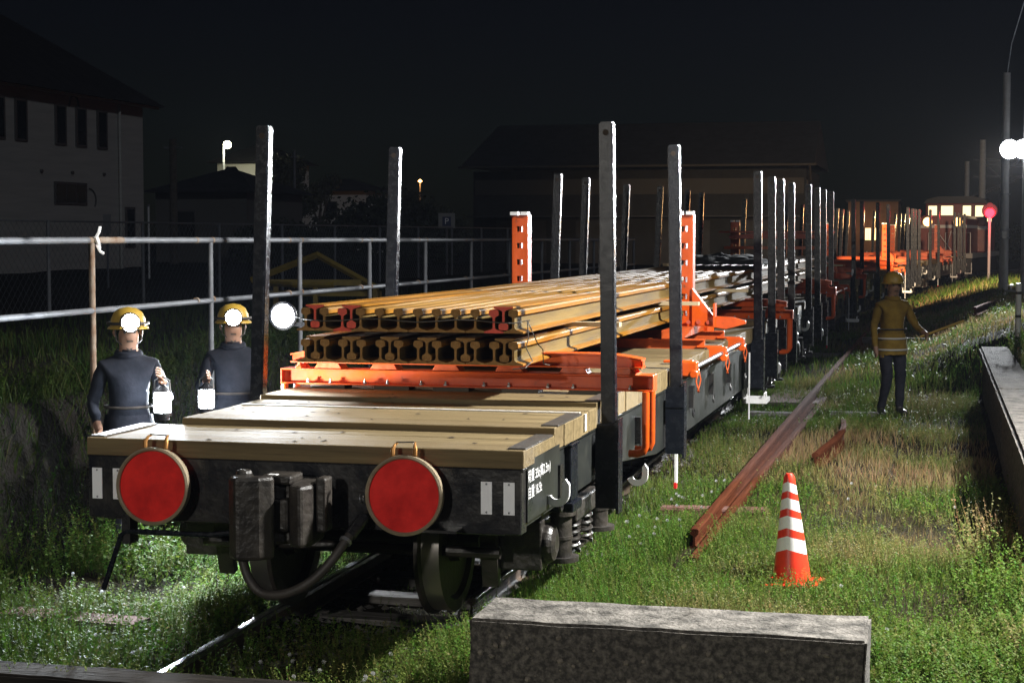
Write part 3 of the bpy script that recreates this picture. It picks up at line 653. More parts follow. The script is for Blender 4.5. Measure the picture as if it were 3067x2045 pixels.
# ------------------------------------------------------------------ clamping frames with drilled uprights
def make_clamp():
    t = thing('clamp_frame')
    for yy_ in (-.75,.75): MB().box((0,yy_,.05),(2.5,.05,.10)).box((0,yy_,.105),(2.5,.14,.012)).box((0,yy_,.0035),(2.5,.14,.008)).build('base_beam', 'orange_worn', t, bevel=.003)
    for x_ in (-.77,.94): MB().box((x_,0,.155),(.20,1.7,.085)).build('base_rail', 'orange_worn', t, bevel=.004)
    for x_, s_ in ((-.77,-1),(.94,1)):
        mb = MB()
        for q in (-.055,.055):
            mb.box((x_+q,-.02,.75),(.045,.03,1.14)); mb.box((x_+q*1.45,.05,.75),(.012,.16,1.14))
        nr = 6
        for q in range(nr+1): mb.box((x_,-.02,.24+q*1.02/nr),(.07,.028,.115))
        mb.box((x_,.05,.75),(.02,.12,1.14)); mb.build('upright', 'orange_paint', t)
        for q in (-.055,.055): MB().box((x_+q,-.02,1.335),(.075,.10,.035)).build('white_cap', 'white_paint', t)
        MB().prism([(x_+s_*.08,.20),(x_+s_*.30,.20),(x_+s_*.30,.30),(x_+s_*.08,.58)], -.06, .06).build('gusset', 'orange_paint', t, bevel=.004)
        MB().prism([(x_+s_*.30,.19),(x_+s_*.30,.30),(x_+s_*.50,.29),(x_+s_*.62,.255),(x_+s_*.62,.225),(x_+s_*.42,.17)], -.05, .05).build('outrigger', 'orange_paint', t, bevel=.004)
        MB().box((x_+s_*.31,-.03,.31),(.02,.16,.24)).build('hinge_plate', 'orange_paint', t, bevel=.003)
        for q in range(3): MB().lathe([(.022,-.075),(.022,-.062),(.0,-.062)], (x_+s_*(.05+.1*q),0,.24), 'y', 8).build('bolt', 'red_oxide', t)
    for sx in (-1,1):
        MB().cyl((sx*1.42,-2.7,-.02),(sx*1.42,1.0,-.02),.020,n=12).build('locking_rod', 'steel', t, True)
        for yy_ in (-2.75,-.75,.75):
            MB().box((sx*1.37,yy_,-.02),(.18,.14,.12)).box((sx*1.30,yy_,.04),(.25,.1,.02)).cyl((sx*1.44,yy_-.08,-.06),(sx*1.44,yy_+.08,-.06),.035,n=10).build('rod_bracket', 'orange_paint', t, bevel=.005)
            pts = [(sx*(1.47+.01*math.cos(3*a)),yy_+.07*math.cos(a),-.12+.10*math.sin(a)) for a in np.linspace(0,2*math.pi,13)]
            MB().tube(pts, .007, 5).build('chain_ring', 'orange_worn', t)
        MB().lathe([(.06,.11),(.06,.15),(.035,.16),(.03,.20),(0,.20)], (sx*1.08,.75,0), n=8).build('nut', 'orange_paint', t)
    return t
cf = make_clamp(); cf_index = {cf.name: [c for c in bpy.data.objects if c.parent is cf]}
cl_lab = ['orange clamp frame with drilled uprights beside the middle of the rail stack','orange clamp frame carrying a pinkish cross beam on the second wagon','orange clamp frame standing empty on the third wagon','orange clamp frame standing empty on the wagon next to the locomotive']
for i in range(4):
    o = cf if i == 0 else copy_tree(cf, None, cf_index); p_, a = on_wagon(i, -.15); o.location = p_; o.rotation_euler = (0,0,a)
    tag(o, cl_lab[i], 'clamp frame', 'orange clamp frames on the wagons')
p_, a = on_wagon(1, -.3, .08, DZ)
cb = thing('clamp_beam', 'faded pinkish steel cross beam resting between two orange uprights above the rails', 'beam', p_, a)
MB().prism([(-.95,.98),(.95,.98),(.95,1.04),(.3,1.10),(-.3,1.10),(-.95,1.04)], -.05, .05).build('beam_body', 'red_oxide', cb, bevel=.005)
MB().box((0,0,1.115),(2.3,.14,.035)).build('top_plate', 'red_oxide', cb, bevel=.004)
MB().box((0,0,.80),(2.1,.08,.06)).build('lower_bar', 'orange_worn', cb, bevel=.004)
for x_ in (-.75,-.1,.6): MB().cyl((x_,0,1.1),(x_,0,1.24),.014,n=8).build('bolt', 'rust', cb)

# ------------------------------------------------------------------ the stack of rails
RL, RY0, RX0, RZ0, FW = 25.0, 10.9, -4.17, 1.488, .131
def rail_mesh(red):
    poly = RP; mb = MB(); o_ = 0
    mb.prism(poly, 0, RL, 'y', mis=RM, capmi=3)
    return mb.mesh('rail', ['rust','rail_web','rail_head','rail_end_red' if red else 'rail_end'])
rm = rail_mesh(False); rmr = rail_mesh(True)
HD = R(-1.25)      # the stack follows the two wagons
def put_rail(x_, z_, inv, red, label, grp):
    dy = random.uniform(-.012,.012)
    o = inst(rmr if red else rm, 'stacked_rail', None, (x_, RY0+dy, z_), (0, math.pi if inv else 0, HD))
    o.rotation_euler = (R(.15), math.pi if inv else 0, HD)
    if inv: o.rotation_euler = (R(.15), math.pi, HD)
    tag(o, label, 'rail', grp)
for i in range(12): put_rail(RX0+FW*(i+.5), RZ0, False, False, 'upright rusty rail in the lower layer of the rail stack', 'lower layer upright rails')
for q in range(6): put_rail(RX0+FW*(2*q+1), RZ0+.175, True, False, 'upside-down rusty rail nested in the lower layer of the rail stack', 'lower layer nested rails')
Z2 = RZ0+.175+.036
for i in range(12):
    red = i in (2,10)
    put_rail(RX0+FW*(i+.5), Z2, False, red, 'upright rail with red painted end in the upper layer of the rail stack' if red else 'upright rusty rail with bare brown end in the upper layer of the rail stack', 'upper layer upright rails with red ends' if red else 'upper layer upright rails')
for q in (0,1,5): put_rail(RX0+FW*(2*q+1), Z2+.175, True, True, 'upside-down rail with red painted end in the upper layer of the rail stack', 'upper layer nested rails')
# wooden dunnage strips between the layers
for i, dy in enumerate((1.55,5.3,8.9,13.4,18.5,23.6)):
    yy_ = RY0+dy; z_ = RZ0+.175+math.sin(R(.15))*dy
    o = MB().box((0,0,.018),(2.0,.09,.033)).build('dunnage_strip', 'bark_strip', loc=(RX0+.79+dy*.0218+.12, yy_, z_+.0015), rot=(0,0,R(random.uniform(-4,1))))
    tag(o, 'pale wooden strip sticking out between the two layers of rails', 'strip', 'wooden strips between rail layers')
# binding wire round the front ends
mb = MB()
xr = RX0+12*FW
zt = Z2+.085
mb.tube([(RX0-.01,RY0-.012,zt+.01)]+[(RX0+FW*(q+.5),RY0-.016,zt-.01*math.sin(q*1.3)-.008) for q in range(12)]+[(xr+.03,RY0+.06,zt)], .004, 5)
mb.tube([(xr+.02,RY0+.03,zt),(xr+.03,RY0+.02,zt-.12),(xr+.01,RY0+.03,RZ0+.12),(xr+.05,RY0+.05,RZ0+.03),(xr+.02,RY0-.03,RZ0-.01),(xr-.06,RY0-.05,RZ0-.02)], .004, 5)
mb.tube([(xr+.02,RY0+.03,zt),(xr+.07,RY0+.12,zt-.16),(xr+.10,RY0+.14,RZ0+.1),(xr+.09,RY0+.2,RZ0+.0),(xr+.13,RY0+.22,RZ0-.01)], .004, 5)
tag(mb.build('binding_wire', 'iron_strip', smooth=True), 'thin dark wire tied across the ends of the upper rails', 'wire')
# dark net and wooden bits lying on top of the rails
bm = bmesh.new(); bmesh.ops.create_grid(bm, x_segments=40, y_segments=40, size=.5)
for v_ in bm.verts:
    x_, y_ = v_.co.x, v_.co.y; r_ = max(0, 1-(abs(x_)*2)**4)*max(0, 1-(abs(y_)*2)**4)
    v_.co = Vector((x_*1.4, y_*3.4, .02+r_*(.05+.06*float(vnoise(x_+5,y_+5,7,3))+.04*float(vnoise(x_+5,y_+5,19,4)))))
me_ = bpy.data.meshes.new('net'); bm.to_mesh(me_); bm.free(); me_.materials.append(MATS['net']); me_.polygons.foreach_set('use_smooth',[True]*len(me_.polygons))
tag(inst(me_, 'folded_net', None, (-2.95,24.6,Z2+.20+.03), (0,0,R(8))), 'crumpled dark net lying across the top of the rail stack', 'net')
for q, (x_, y_, rz) in enumerate(((-3.05,21.6,1.4),(-3.35,22.4,.9))):
    tag(MB().box((0,0,.02),(.6 if q == 0 else .22,.08,.035)).build('wood_scrap', 'bark_strip', loc=(x_,y_,Z2+.178+.03+.027), rot=(0,0,rz)), ['long pale wood batten left on top of the rails','short pale wood chock left on top of the rails'][q], 'wood')

# ------------------------------------------------------------------ traffic cone
cone = thing('traffic_cone', 'red traffic cone with four white bands standing in the grass', 'traffic cone', (-.875,11.28,g1(-.875,11.28)-.01), R(-8))
cone.rotation_euler = (0, R(-2.2), R(-12))
H = .74
def cr_(z): return .128-(.128-.032)*z/H
mb = MB(); nseg = 48
bands = [(.245,.345),(.40,.485),(.535,.605),(.655,.70)]
# chevron band edges: lower in front, rising to the sides
def chev(k_): a = 2*math.pi*k_/nseg; return -.055*(1-abs(((a+math.pi/2)%(math.pi))/(math.pi/2)-1))
lv = [0,.20,.29,.345,.42,.475,.545,.60,.655]
lines = [.0, .215,.300, .352,.432, .480,.548, .592,.650, .705, .73]
for li, z0 in enumerate(lines):
    for k_ in range(nseg):
        a = 2*math.pi*k_/nseg; zz_ = z0+(chev(k_) if 0 < li < 9 else 0)*(1-.55*z0/H)+(.03 if 0 < li < 9 else 0)
        r_ = cr_(zz_) if li < 10 else .022
        mb.v.append((r_*math.cos(a), r_*math.sin(a), zz_))
for li in range(len(lines)-1):
    for k_ in range(nseg):
        mb.f.append((li*nseg+k_, li*nseg+(k_+1)%nseg, (li+1)*nseg+(k_+1)%nseg, (li+1)*nseg+k_)); mb.m.append(1 if li in (1,3,5,7) else 0)
mb.f.append(tuple(range((len(lines)-1)*nseg, len(lines)*nseg))); mb.m.append(0)
mb.build('cone_body', ['cone_red','cone_white'], cone, True)
MB().box((0,0,.012),(.36,.36,.024)).build('base', 'cone_red', cone, bevel=.01)

# ------------------------------------------------------------------ pipe fence on the bank
fence = thing('pipe_fence', 'grey steel pipe railing along the bank left of the train', 'fence', (-6.2,11.91,0))
FS = 2.2
ztop = lambda q: 2.30-.002*q*FS
MB().tube([(0,-FS*3,2.30),(0,-.03,2.30)], .026, 10).build('top_rail', 'galv', fence, True)
MB().tube([(0,.03,2.30),(0,FS*11,2.24)], .026, 10).build('top_rail', 'galv', fence, True)
MB().tube([(0,-FS*3,1.78),(0,FS*11,1.72)], .024, 10).build('lower_rail', 'galv', fence, True)
MB().tube([(0,-.06,2.30),(0,.5,2.299)], .0275, 10).build('rusty_sleeve', 'rusty_pipe', fence, True)
for q in range(-2,12):
    MB().cyl((0,q*FS,.55),(0,q*FS,2.28-.005*max(q,0)),.024,n=10).build('fence_post', 'rusty_pipe' if q == 0 else 'galv', fence, True)
    if q > 0:
        for dy in (.28,.62):
            for z_ in (2.30-.0055*q, 1.78-.0055*q): MB().cyl((0,q*FS+dy-.6,z_),(0,q*FS+dy-.57,z_),.0285,n=10).build('rust_band', 'rusty_pipe', fence)
mb = MB(); mb.tube([(.03,.0,2.31),(.05,.02,2.36),(.04,.06,2.40)], .012, 5).tube([(.03,.02,2.27),(.04,.05,2.22),(.05,.09,2.20)], .012, 5).tube([(.035,0,2.33),(.04,.03,2.28),(.03,.06,2.24)], .018, 6)
mb.build('tape_knot', 'white_paint', fence)

# chain-link fence farther back
clf = thing('chain_link_fence', 'tall chain-link fence across the yard behind the pipe railing', 'fence', (-13.0,22,1.05))
for q in range(0,13): MB().cyl((0,q*3.2-8,0),(0,q*3.2-8,1.52),.03,n=8).build('fence_post', 'galv', clf)
MB().tube([(0,-8,1.5),(0,31,1.5)], .018, 6).build('top_rail', 'galv', clf)
mb = MB()
for q in np.arange(-9.4, 31, .16):
    for s_ in (-1,1):
        a0, a1 = q, q+1.45*s_
        if not (-8 <= a0 <= 31 and -8 <= a1 <= 31): continue
        mb.add([(0,a0,.03),(0,a0+.005,.03),(0,a1+.005,1.48),(0,a1,1.48),(.005,a0,.03),(.005,a1,1.48)], [(0,1,2,3),(0,4,5,3)])
tag(mb.build('mesh_wire', 'galv', clf), kind='stuff')

# ------------------------------------------------------------------ lamps and posts
lp = thing('platform_lamp_post', 'tall grey post carrying a blazing white floodlight above the grassy bank', 'lamp post', (1.62,43,.9))
MB().cyl((0,0,-.2),(0,0,5.3),.115,.085,n=16).build('pole', 'concrete_pole', lp, True)
for z_ in (1.35,1.55,2.4): MB().cyl((0,0,z_),(0,0,z_+.04),.125,n=14).build('band', 'steel', lp)
MB().box((0,-.13,1.45),(.10,.06,.16)).build('junction_box', 'white_paint', lp)
MB().tube([(0,-.05,3.25),(.15,-.2,3.40),(.22,-.3,3.47)], .03, 8).build('bracket', 'galv', lp)
for q, dx in enumerate((.05,.36)):
    MB().lathe([(.10,.16),(.22,.02),(.24,0),(.225,0)], (dx+.03,-.38,3.47), 'y', 24).build('lamp_housing', 'galv', lp, True)
    MB().lathe([(0,-.055),(.12,-.045),(.222,-.005),(.222,.005),(0,.005)], (dx+.03,-.38,3.47), 'y', 24).build('lens', 'lamp_white', lp, True)
light('lamp_light', 'SPOT', (.45,-.75,3.40), 72000, (.93,.97,1), .22, lp, aim((2.07,42.25,4.3),(.1,17,.2)), 38, .9)
light('lamp_light', 'SPOT', (.10,.75,3.40), 19000, (1,.74,.46), .22, lp, aim((1.7,43.7,4.3),(.6,66,1.0)), 62, .7)  # added warm spot without a lamp head of its own, brightens the far wagons
sp2 = thing('utility_post', 'plain grey post standing right beside the floodlight post', 'post', (2.1,42.2,.9))
MB().cyl((0,0,-.2),(0,0,5.4),.13,.10,n=16).build('pole', 'concrete_pole', sp2, True)
for z_ in (1.0,1.1): MB().box((-.03,-.13,z_),(.08,.03,.03)).build('bolt', 'steel', sp2)
tag(MB().tube([(1.62,43,6.1),(1.72,43.1,6.9),(2.0,43.4,7.9),(2.5,44,9.3),(3.4,45,11.5)], .012, 6).build('overhead_wire', 'steel'), 'thin overhead wire rising from the top of the floodlight post', 'wire')
# assumed lamp posts out of view, beside the grass strip and behind the camera
def assumed_lamp(loc, h, power, label, color=(1,.98,.93), rz=0, radius=.25, rot=(0,0,0), cone=120):
    t = thing('assumed_lamp_post', label, 'lamp post', loc, rz)
    MB().cyl((0,0,-.2),(0,0,h),.10,.07,n=14).build('pole', 'galv', t, True)
    MB().tube([(0,0,h-.1),(-.4,0,h+.05),(-.9,0,h+.05)], .035, 8).build('arm', 'galv', t, True)
    MB().prism([(-1.35,h-.01),(-.85,h-.01),(-.85,h+.12),(-1.3,h+.10)], -.16, .16).build('lamp_housing', 'galv', t)
    MB().bx(-1.3,-.9,-.13,.13,h-.03,h-.012).build('lens', 'lamp_white', t)
    light('lamp_light', 'SPOT', (-1.1,0,h-.15), power, color, radius, t, rot, cone, .9)
    return t
assumed_lamp((5.4,12.0,.6), 6.4, 17000, 'assumed yard lamp post out of view on the platform right of the concrete wall', rot=(0,R(30),0), cone=118)  # assumed lamp outside the view, added to light the grass from the right
assumed_lamp((-4.6,-6.5,.6), 4.6, 3300, 'assumed street lamp post out of view behind the end of the track', color=(1,.95,.86), rz=0, rot=aim((-5.7,-6.5,5.05),(-2.0,10,.6)), cone=60)  # assumed lamp behind the camera, added to light the wagon's end beam and discs

tapp = thing('standpipe', 'white banded standpipe with a small tap beside the platform wall', 'standpipe', (1.2,26.1,.78))
MB().cyl((0,0,-.1),(0,0,.86),.042,n=12).build('pipe', 'white_paint', tapp, True)
for z_ in (.04,.36,.70): MB().cyl((0,0,z_),(0,0,z_+.04),.045,n=12).build('band', 'rubber', tapp)
MB().tube([(0,0,.74),(-.12,0,.75),(-.19,0,.74),(-.20,0,.69)], .018, 8).cyl((-.11,0,.75),(-.11,0,.82),.012,n=8).box((-.11,0,.83),(.1,.02,.02)).build('tap', 'steel', tapp)
MB().box((.2,.02,.68),(.24,.02,.09)).build('name_plate', 'white_paint', tapp)

sg = thing('railway_signal', 'glowing red signal on a thin white post beside the locomotive', 'signal', (2.2,74,.25))
MB().cyl((0,0,-.1),(0,0,2.9),.06,n=10).build('post', 'white_paint', sg, True)
MB().lathe([(0,.06),(.30,.06),(.32,.0),(.30,-.03),(.0,-.03)], (0,0,3.1), 'y', 24).build('backing_disc', 'loco_dark', sg)
MB().lathe([(0,-.10),(.18,-.07),(.20,-.032)], (0,0,3.0), 'y', 20).build('lens', 'lamp_red', sg, True)
MB().lathe([(.12,-.03),(.13,-.2)], (0,0,3.3), 'y', 16).build('hood', 'loco_dark', sg)
light('lamp_light', 'POINT', (0,-.7,2.98), 110, (1,.02,.06), .16, sg)

# ------------------------------------------------------------------ locomotive
ly = 80.4
lo = thing('locomotive', 'dark red diesel locomotive with lit cab and headlights at the far end of the train', 'locomotive', (float(tx(ly)), ly, float(gz(ly))), -head(ly))
MB().bx(-1.42,1.42,0,13.5,1.05,1.28).build('underframe', 'loco_grey', lo, bevel=.02)
MB().bx(-1.40,1.40,-.02,.2,.62,1.05).build('buffer_beam', 'loco_dark', lo, bevel=.02)
hood = MB(); poly = [(-1.05,1.28),(1.05,1.28),(1.05,2.85),(.88,3.0),(-.88,3.0),(-1.05,2.85)]
hood.prism(poly, .75, 5.2).build('hood', 'loco_red', lo, bevel=.04)
for x0_, x1_ in ((-1.055,1.055),): MB().bx(x0_,x1_,.742,5.2,2.42,2.56).build('stripe', 'loco_white', lo)
MB().bx(-1.42,1.42,5.2,7.6,1.28,3.62).build('cab', 'loco_red', lo, bevel=.05)
MB().prism([(-1.5,3.62),(1.5,3.62),(1.32,3.82),(.8,3.95),(-.8,3.95),(-1.32,3.82)], 5.0, 7.8).build('roof', 'loco_dark', lo)
MB().bx(-1.425,1.425,5.19,7.61,2.36,2.52).build('stripe', 'loco_white', lo)
for xa, xb in ((-1.28,-.88),(-.68,-.12),(.34,.72),(.92,1.30)):
    f_ = MB().bx(xa-.05,xb+.05,5.165,5.195,2.93,3.55).build('cab_window', 'win_frame', lo)
    MB().bx(xa,xb,5.15,5.163,2.98,3.50).build('pane', 'win_lit', f_)
for ya_ in (5.5,6.6):
    f_ = MB().bx(1.425,1.44,ya_-.05,ya_+.85,2.7,3.5).build('side_window', 'win_frame', lo); MB().bx(1.441,1.446,ya_,ya_+.8,2.75,3.45).build('pane', 'win_lit', f_)
for sx in (-1,1):
    h_ = MB().lathe([(.24,.10),(.24,-.06),(.22,-.08),(.20,-.06)], (sx*.68,.74,2.70), 'y', 20, caps=False).build('headlight', 'loco_grey', lo, True)
    MB().lathe([(0,-.11),(.16,-.09),(.20,-.065)], (sx*.68,.74,2.70), 'y', 20).build('lens', 'lamp_warm', h_, True)
light('headlight_beam', 'SPOT', (.68,.58,2.70), 900, (1,.62,.25), .12, lo, (R(82),0,math.pi), 58, .6)
light('headlight_beam', 'SPOT', (-.68,.58,2.70), 350, (1,.62,.25), .12, lo, (R(82),0,math.pi), 58, .6)
for xa in (-1.3,-.55,.55,1.3): MB().tube([(xa,.15,1.28),(xa,.12,2.2),(xa+(.35 if xa < 0 else -.35),.12,2.2),(xa+(.35 if xa < 0 else -.35),.15,1.28)], .02, 6).build('handrail', 'loco_white', lo)
MB().tube([(-.2,.1,2.3),(.55,.1,1.3)], .018, 6).tube([(.2,.1,1.3),(.45,.1,2.3)], .018, 6).build('handrail', 'loco_white', lo)
MB().box((-.5,-.06,.98),(.55,.14,.40)).build('equipment_box', 'loco_grey', lo, bevel=.02)
MB().prism([(-1.35,.62),(1.35,.62),(1.2,.22),(-1.2,.22)], .02, .08).build('snow_plough', 'loco_dark', lo)
for sx in (-1,1):
    MB().box((sx*1.25,-.02,.38),(.30,.25,.04)).box((sx*1.38,-.02,.6),(.03,.05,.5)).box((sx*1.12,-.02,.6),(.03,.05,.5)).build('step', 'white_paint', lo)
MB().box((0,-.15,.85),(.3,.4,.3)).build('coupler', 'loco_dark', lo, bevel=.03)
MB().bx(-1.2,1.2,.8,12.5,.35,1.05).build('bogie', 'loco_dark', lo)
for yk in (1.6,3.6,8.6,10.4):
    for sx in (-1,1): MB().lathe([(.05,-.06),(.43,-.06),(.45,.07),(.05,.07)], (sx*.56,yk,.45), 'x', 20).build('wheel', 'wheel', lo)
hood2 = MB().prism([(-1.05,1.28),(1.05,1.28),(1.05,2.75),(.88,2.9),(-.88,2.9),(-1.05,2.75)], 7.6, 12.8).build('hood', 'loco_red', lo)

# gantry and catenary posts behind the locomotive
ga = thing('catenary_gantry', 'lattice catenary gantry on two posts behind the locomotive', 'gantry', (4.6,118,.4), R(-6))
for x_ in (-1.6,15): MB().cyl((x_,0,0),(x_,0,8.2),.24,.19,n=12).build('mast', 'concrete_pole', ga, True)
mb = MB()
for z_ in (5.8,6.9): mb.cyl((-2.2,0,z_),(16,0,z_),.06,n=6)
for q in range(14):
    xa = -1.8+q*1.3; mb.cyl((xa,0,5.8 if q % 2 else 6.9),(xa+1.3,0,6.9 if q % 2 else 5.8),.04,n=5)
mb.build('lattice_beam', 'galv', ga)
mb = MB(); mb.cyl((-1.6,0,4.6),(2.2,-1.0,6.2),.05,n=6); mb.cyl((-1.6,0,6.6),(2.2,-1,6.3),.03,n=6); mb.build('bracket_arm', 'galv', ga)
mp_ = thing('catenary_mast', 'slim catenary mast with bracket beside the gantry post', 'mast', (2.2,128,.4))
MB().cyl((0,0,0),(0,0,7.2),.2,.16,n=12).build('mast', 'concrete_pole', mp_, True)
MB().cyl((0,0,4.6),(2.6,-1,5.6),.05,n=6).build('bracket_arm', 'galv', mp_)

# warm lit low building beyond the third wagon
sb = thing('station_building', 'low brown building with two lit windows beyond the wagons', 'building', (-3.55,104,.35), 0)
MB().bx(-1.45,1.45,0,8,0,3.95).build('wall', 'brick_wall', sb)
MB().bx(-1.6,1.6,-.2,8.3,3.95,4.07).build('roof', 'roof_dark', sb)
for x_ in (-.28,.24):
    f_ = MB().bx(x_-.2,x_+.2,-.06,-.01,1.65,2.45).build('window', 'win_frame', sb); MB().bx(x_-.16,x_+.16,-.075,-.062,1.7,2.4).build('pane', 'win_lit2', f_)
    for q in (-.055,.055): MB().bx(x_+q-.012,x_+q+.012,-.09,-.077,1.7,2.4).build('glazing_bar', 'win_frame', f_)
light('window_glow', 'POINT', (0,-1.2,2.2), 30, (1,.55,.2), .4, sb)

# ------------------------------------------------------------------ big dark goods shed
sh = thing('goods_shed', 'long dark goods shed with plain pitched roof behind the wagons', 'shed', (-13.3,78,.6), R(0))
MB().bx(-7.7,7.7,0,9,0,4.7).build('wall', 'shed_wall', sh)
MB().add([(-8.1,-.8,4.9),(8.1,-.8,4.9),(8.0,4.5,7.1),(-7.6,4.5,7.1),(8.1,9.8,4.9),(-8.1,9.8,4.9),(-8.1,-.8,4.8),(8.1,-.8,4.8)], [(0,1,2,3),(2,4,5,3),(0,3,5),(1,4,2),(6,7,1,0)]).build('roof', 'roof_dark', sh)
MB().cyl((-8.2,-.86,4.86),(8.2,-.86,4.86),.06,n=8).cyl((7.9,-.8,4.8),(7.9,-.2,4.2),.05,n=6).cyl((7.75,-.1,4.2),(7.75,-.1,.1),.05,n=6).build('gutter', 'fascia', sh)
MB().bx(-7.6,7.6,-.06,-.01,3.6,4.3).build('fascia_board', 'fascia', sh)
MB().bx(-7.6,7.6,-1.5,-.02,2.55,2.62).build('canopy', 'roof_dark', sh)
for x_ in (-5.4,-1.6,2.2,5.8): MB().bx(x_-1.2,x_+1.2,-.05,-.005,0,2.4).build('door', 'roof_dark', sh)

# white two-storey building at left
bl = thing('white_building', 'pale two-storey building with narrow upper windows beyond the fence', 'building', (-26,53.7,1.1))
MB().bx(-9,0,-22,0,0,5.62).build('wall', 'siding', bl)
MB().add([(.6,.6,5.55),(.6,-22.6,5.55),(-9.6,-22.6,5.55),(-9.6,.6,5.55),(-4.5,-4.5,9.2),(-4.5,-18,9.2)], [(0,1,5,4),(1,2,5),(2,3,4,5),(3,0,4),(0,3,2,1)]).build('roof', 'roof_dark', bl)
MB().bx(.3,.42,-22.4,.4,5.48,5.60).build('gutter', 'siding', bl)
def bwin(ya, yb, za, zb, n_=1):
    f_ = MB().bx(.0,.05,ya-.07,yb+.07,za-.07,zb+.07).build('window', 'win_frame', bl); d = (yb-ya)/n_
    for q in range(n_): MB().bx(.052,.06,ya+q*d+.03,ya+(q+1)*d-.03,za,zb).build('pane', 'glass_dark', f_)
for ya, yb in ((-9.6,-9.0),(-8.3,-7.75),(-5.95,-5.4),(-4.65,-4.1),(-3.25,-2.7)): bwin(ya, yb, 4.05, 5.15)
bwin(-6.05,-4.15,2.25,2.8,3); bwin(-1.35,-.8,.9,2.1)
MB().cyl((.08,-1.85,0),(.08,-1.85,5.5),.05,n=8).build('drainpipe', 'siding', bl)
for q, yk in enumerate((-6.9,-5.0,-2.9)): MB().cyl((0,yk,3.15+.02*q),(.08,yk,3.15+.02*q),.05,n=8).build('vent', 'win_frame', bl)
MB().tube([(.02,-4.8+.3*math.cos(a),5.2+.35*math.sin(a)) for a in np.linspace(0,math.pi,8)], .03, 5).build('awning_frame', 'win_frame', bl)
MB().tube([(.02,-3.9+.45*math.cos(a),2.35+.35*math.sin(a)) for a in np.linspace(-.6,math.pi*.5,8)], .03, 5).build('hood_frame', 'win_frame', bl)

# dark houses, far white walls and a street lamp
def house(name, label, loc, dims, rh, mats, rz=0, over=.5):
    t = thing(name, label, 'house', loc, rz); X, Y, Z = dims
    MB().bx(-X/2,X/2,0,Y,0,Z).build('wall', mats[0], t)
    MB().add([(-X/2-over,-over,Z),(X/2+over,-over,Z),(X/2+over,Y+over,Z),(-X/2-over,Y+over,Z),(-X/2+Y*.35,Y/2,Z+rh),(X/2-Y*.35,Y/2,Z+rh)], [(0,1,5,4),(1,2,5),(2,3,4,5),(3,0,4),(3,2,1,0)]).build('roof', mats[1], t)
    return t
def at(px, py, Y):   # a point of the scene seen at reference position (px,py) and distance Y along the track
    f_, yw, pt = 3950., math.atan(969/3950.), R(3.535)
    F = Vector((-math.sin(yw)*math.cos(pt), math.cos(yw)*math.cos(pt), -math.sin(pt))); Rr = Vector((math.cos(yw), math.sin(yw), 0)); U = Rr.cross(F)
    d = F+Rr*((px-1176)/f_)+U*((784-py)/f_); return Vector((0,0,2.34))+d*(Y/d.y)
p_ = at(462,540,62); h1 = house('dark_house', 'dark low house with hipped roof right of the pale building', (p_.x,62,1.1), (3.8,6,2.9), 1.1, ('house_wall','roof_dark'))
f_ = MB().bx(-1.2,-.2,-.05,-.01,1.0,2.2).build('window', 'win_frame', h1); MB().bx(-1.15,-.25,-.06,-.052,1.05,2.15).build('pane', 'glass_dark', f_)
p_ = at(565,400,84); h2 = house('white_house', 'white house wall catching the street lamp light behind the dark house', (p_.x,84,1.1), (3.2,5,5.0), 1.2, ('white_wall','roof_dark'))
f_ = MB().bx(.3,1.1,-.05,-.01,3.0,4.2).build('window', 'win_frame', h2); MB().bx(.35,1.05,-.06,-.052,3.05,4.15).build('pane', 'glass_dark', f_)
p_ = at(765,430,110); h3 = house('far_house', 'far white walled house half hidden behind a tree and hedge', (p_.x,110,1.1), (4.6,5,4.2), .9, ('white_wall','roof_dark'))
f_ = MB().bx(-.6,.3,-.05,-.01,2.4,3.5).build('window', 'win_frame', h3); MB().bx(-.55,.25,-.06,-.052,2.45,3.45).build('pane', 'glass_dark', f_)
p_ = at(520,335,80)
sl = thing('street_lamp', 'distant yellowish street lamp glowing above the dark house', 'street lamp', (p_.x,80,1.1))
MB().cyl((-.15,0,0),(-.15,0,p_.z-1.1),.06,n=10).build('pole', 'galv', sl, True)
MB().lathe([(0,-.22),(.15,-.14),(.20,0),(.15,.14),(0,.22)], (.05,0,p_.z-1.05), 'x', 16).build('lantern', 'lamp_yellow', sl, True)
light('lamp_light', 'POINT', (.25,-.5,p_.z-1.2), 420, (1,.95,.65), .2, sl)
p_ = at(965,418,100)
ol = thing('orange_lamp', 'tiny orange lamp glowing through the hedge beside the shed', 'lamp', (p_.x,100,1.0))
MB().cyl((0,0,0),(0,0,p_.z-1.0),.05,n=8).build('pole', 'galv', ol)
MB().lathe([(0,-.12),(.14,0),(0,.12)], (0,0,p_.z-.95), n=12).build('lantern', 'lamp_warm', ol)
light('lamp_light', 'POINT', (0,-.4,p_.z-.95), 90, (1,.4,.1), .15, ol)
for px_, py_, Y_, r_, lab in ((397,320,58,.16,'dark wooden utility pole beside the dark house'),(676,345,70,.07,'thin pale pole in front of the lit tree')):
    p_ = at(px_,py_,Y_); t = thing('utility_pole', lab, 'pole', (p_.x,Y_,1.0)); MB().cyl((0,0,0),(0,0,p_.z-1.0),r_,r_*.8,n=10).build('pole', 'trunk' if r_ > .1 else 'galv', t)
    MB().box((0,0,p_.z-1.3),(.7 if r_ > .1 else .35,.06,.06)).build('cross_arm', 'galv', t)
p_ = at(341,475,40); t = thing('marker_pole', 'thin bright reflective pole beside the pale building', 'pole', (p_.x,40,1.05)); MB().cyl((0,0,0),(0,0,p_.z-1.05),.025,n=8).build('pole', 'white_paint', t); MB().cyl((0,0,p_.z-1.05),(0,0,p_.z-1.0),.035,n=8).build('cap', 'galv', t)
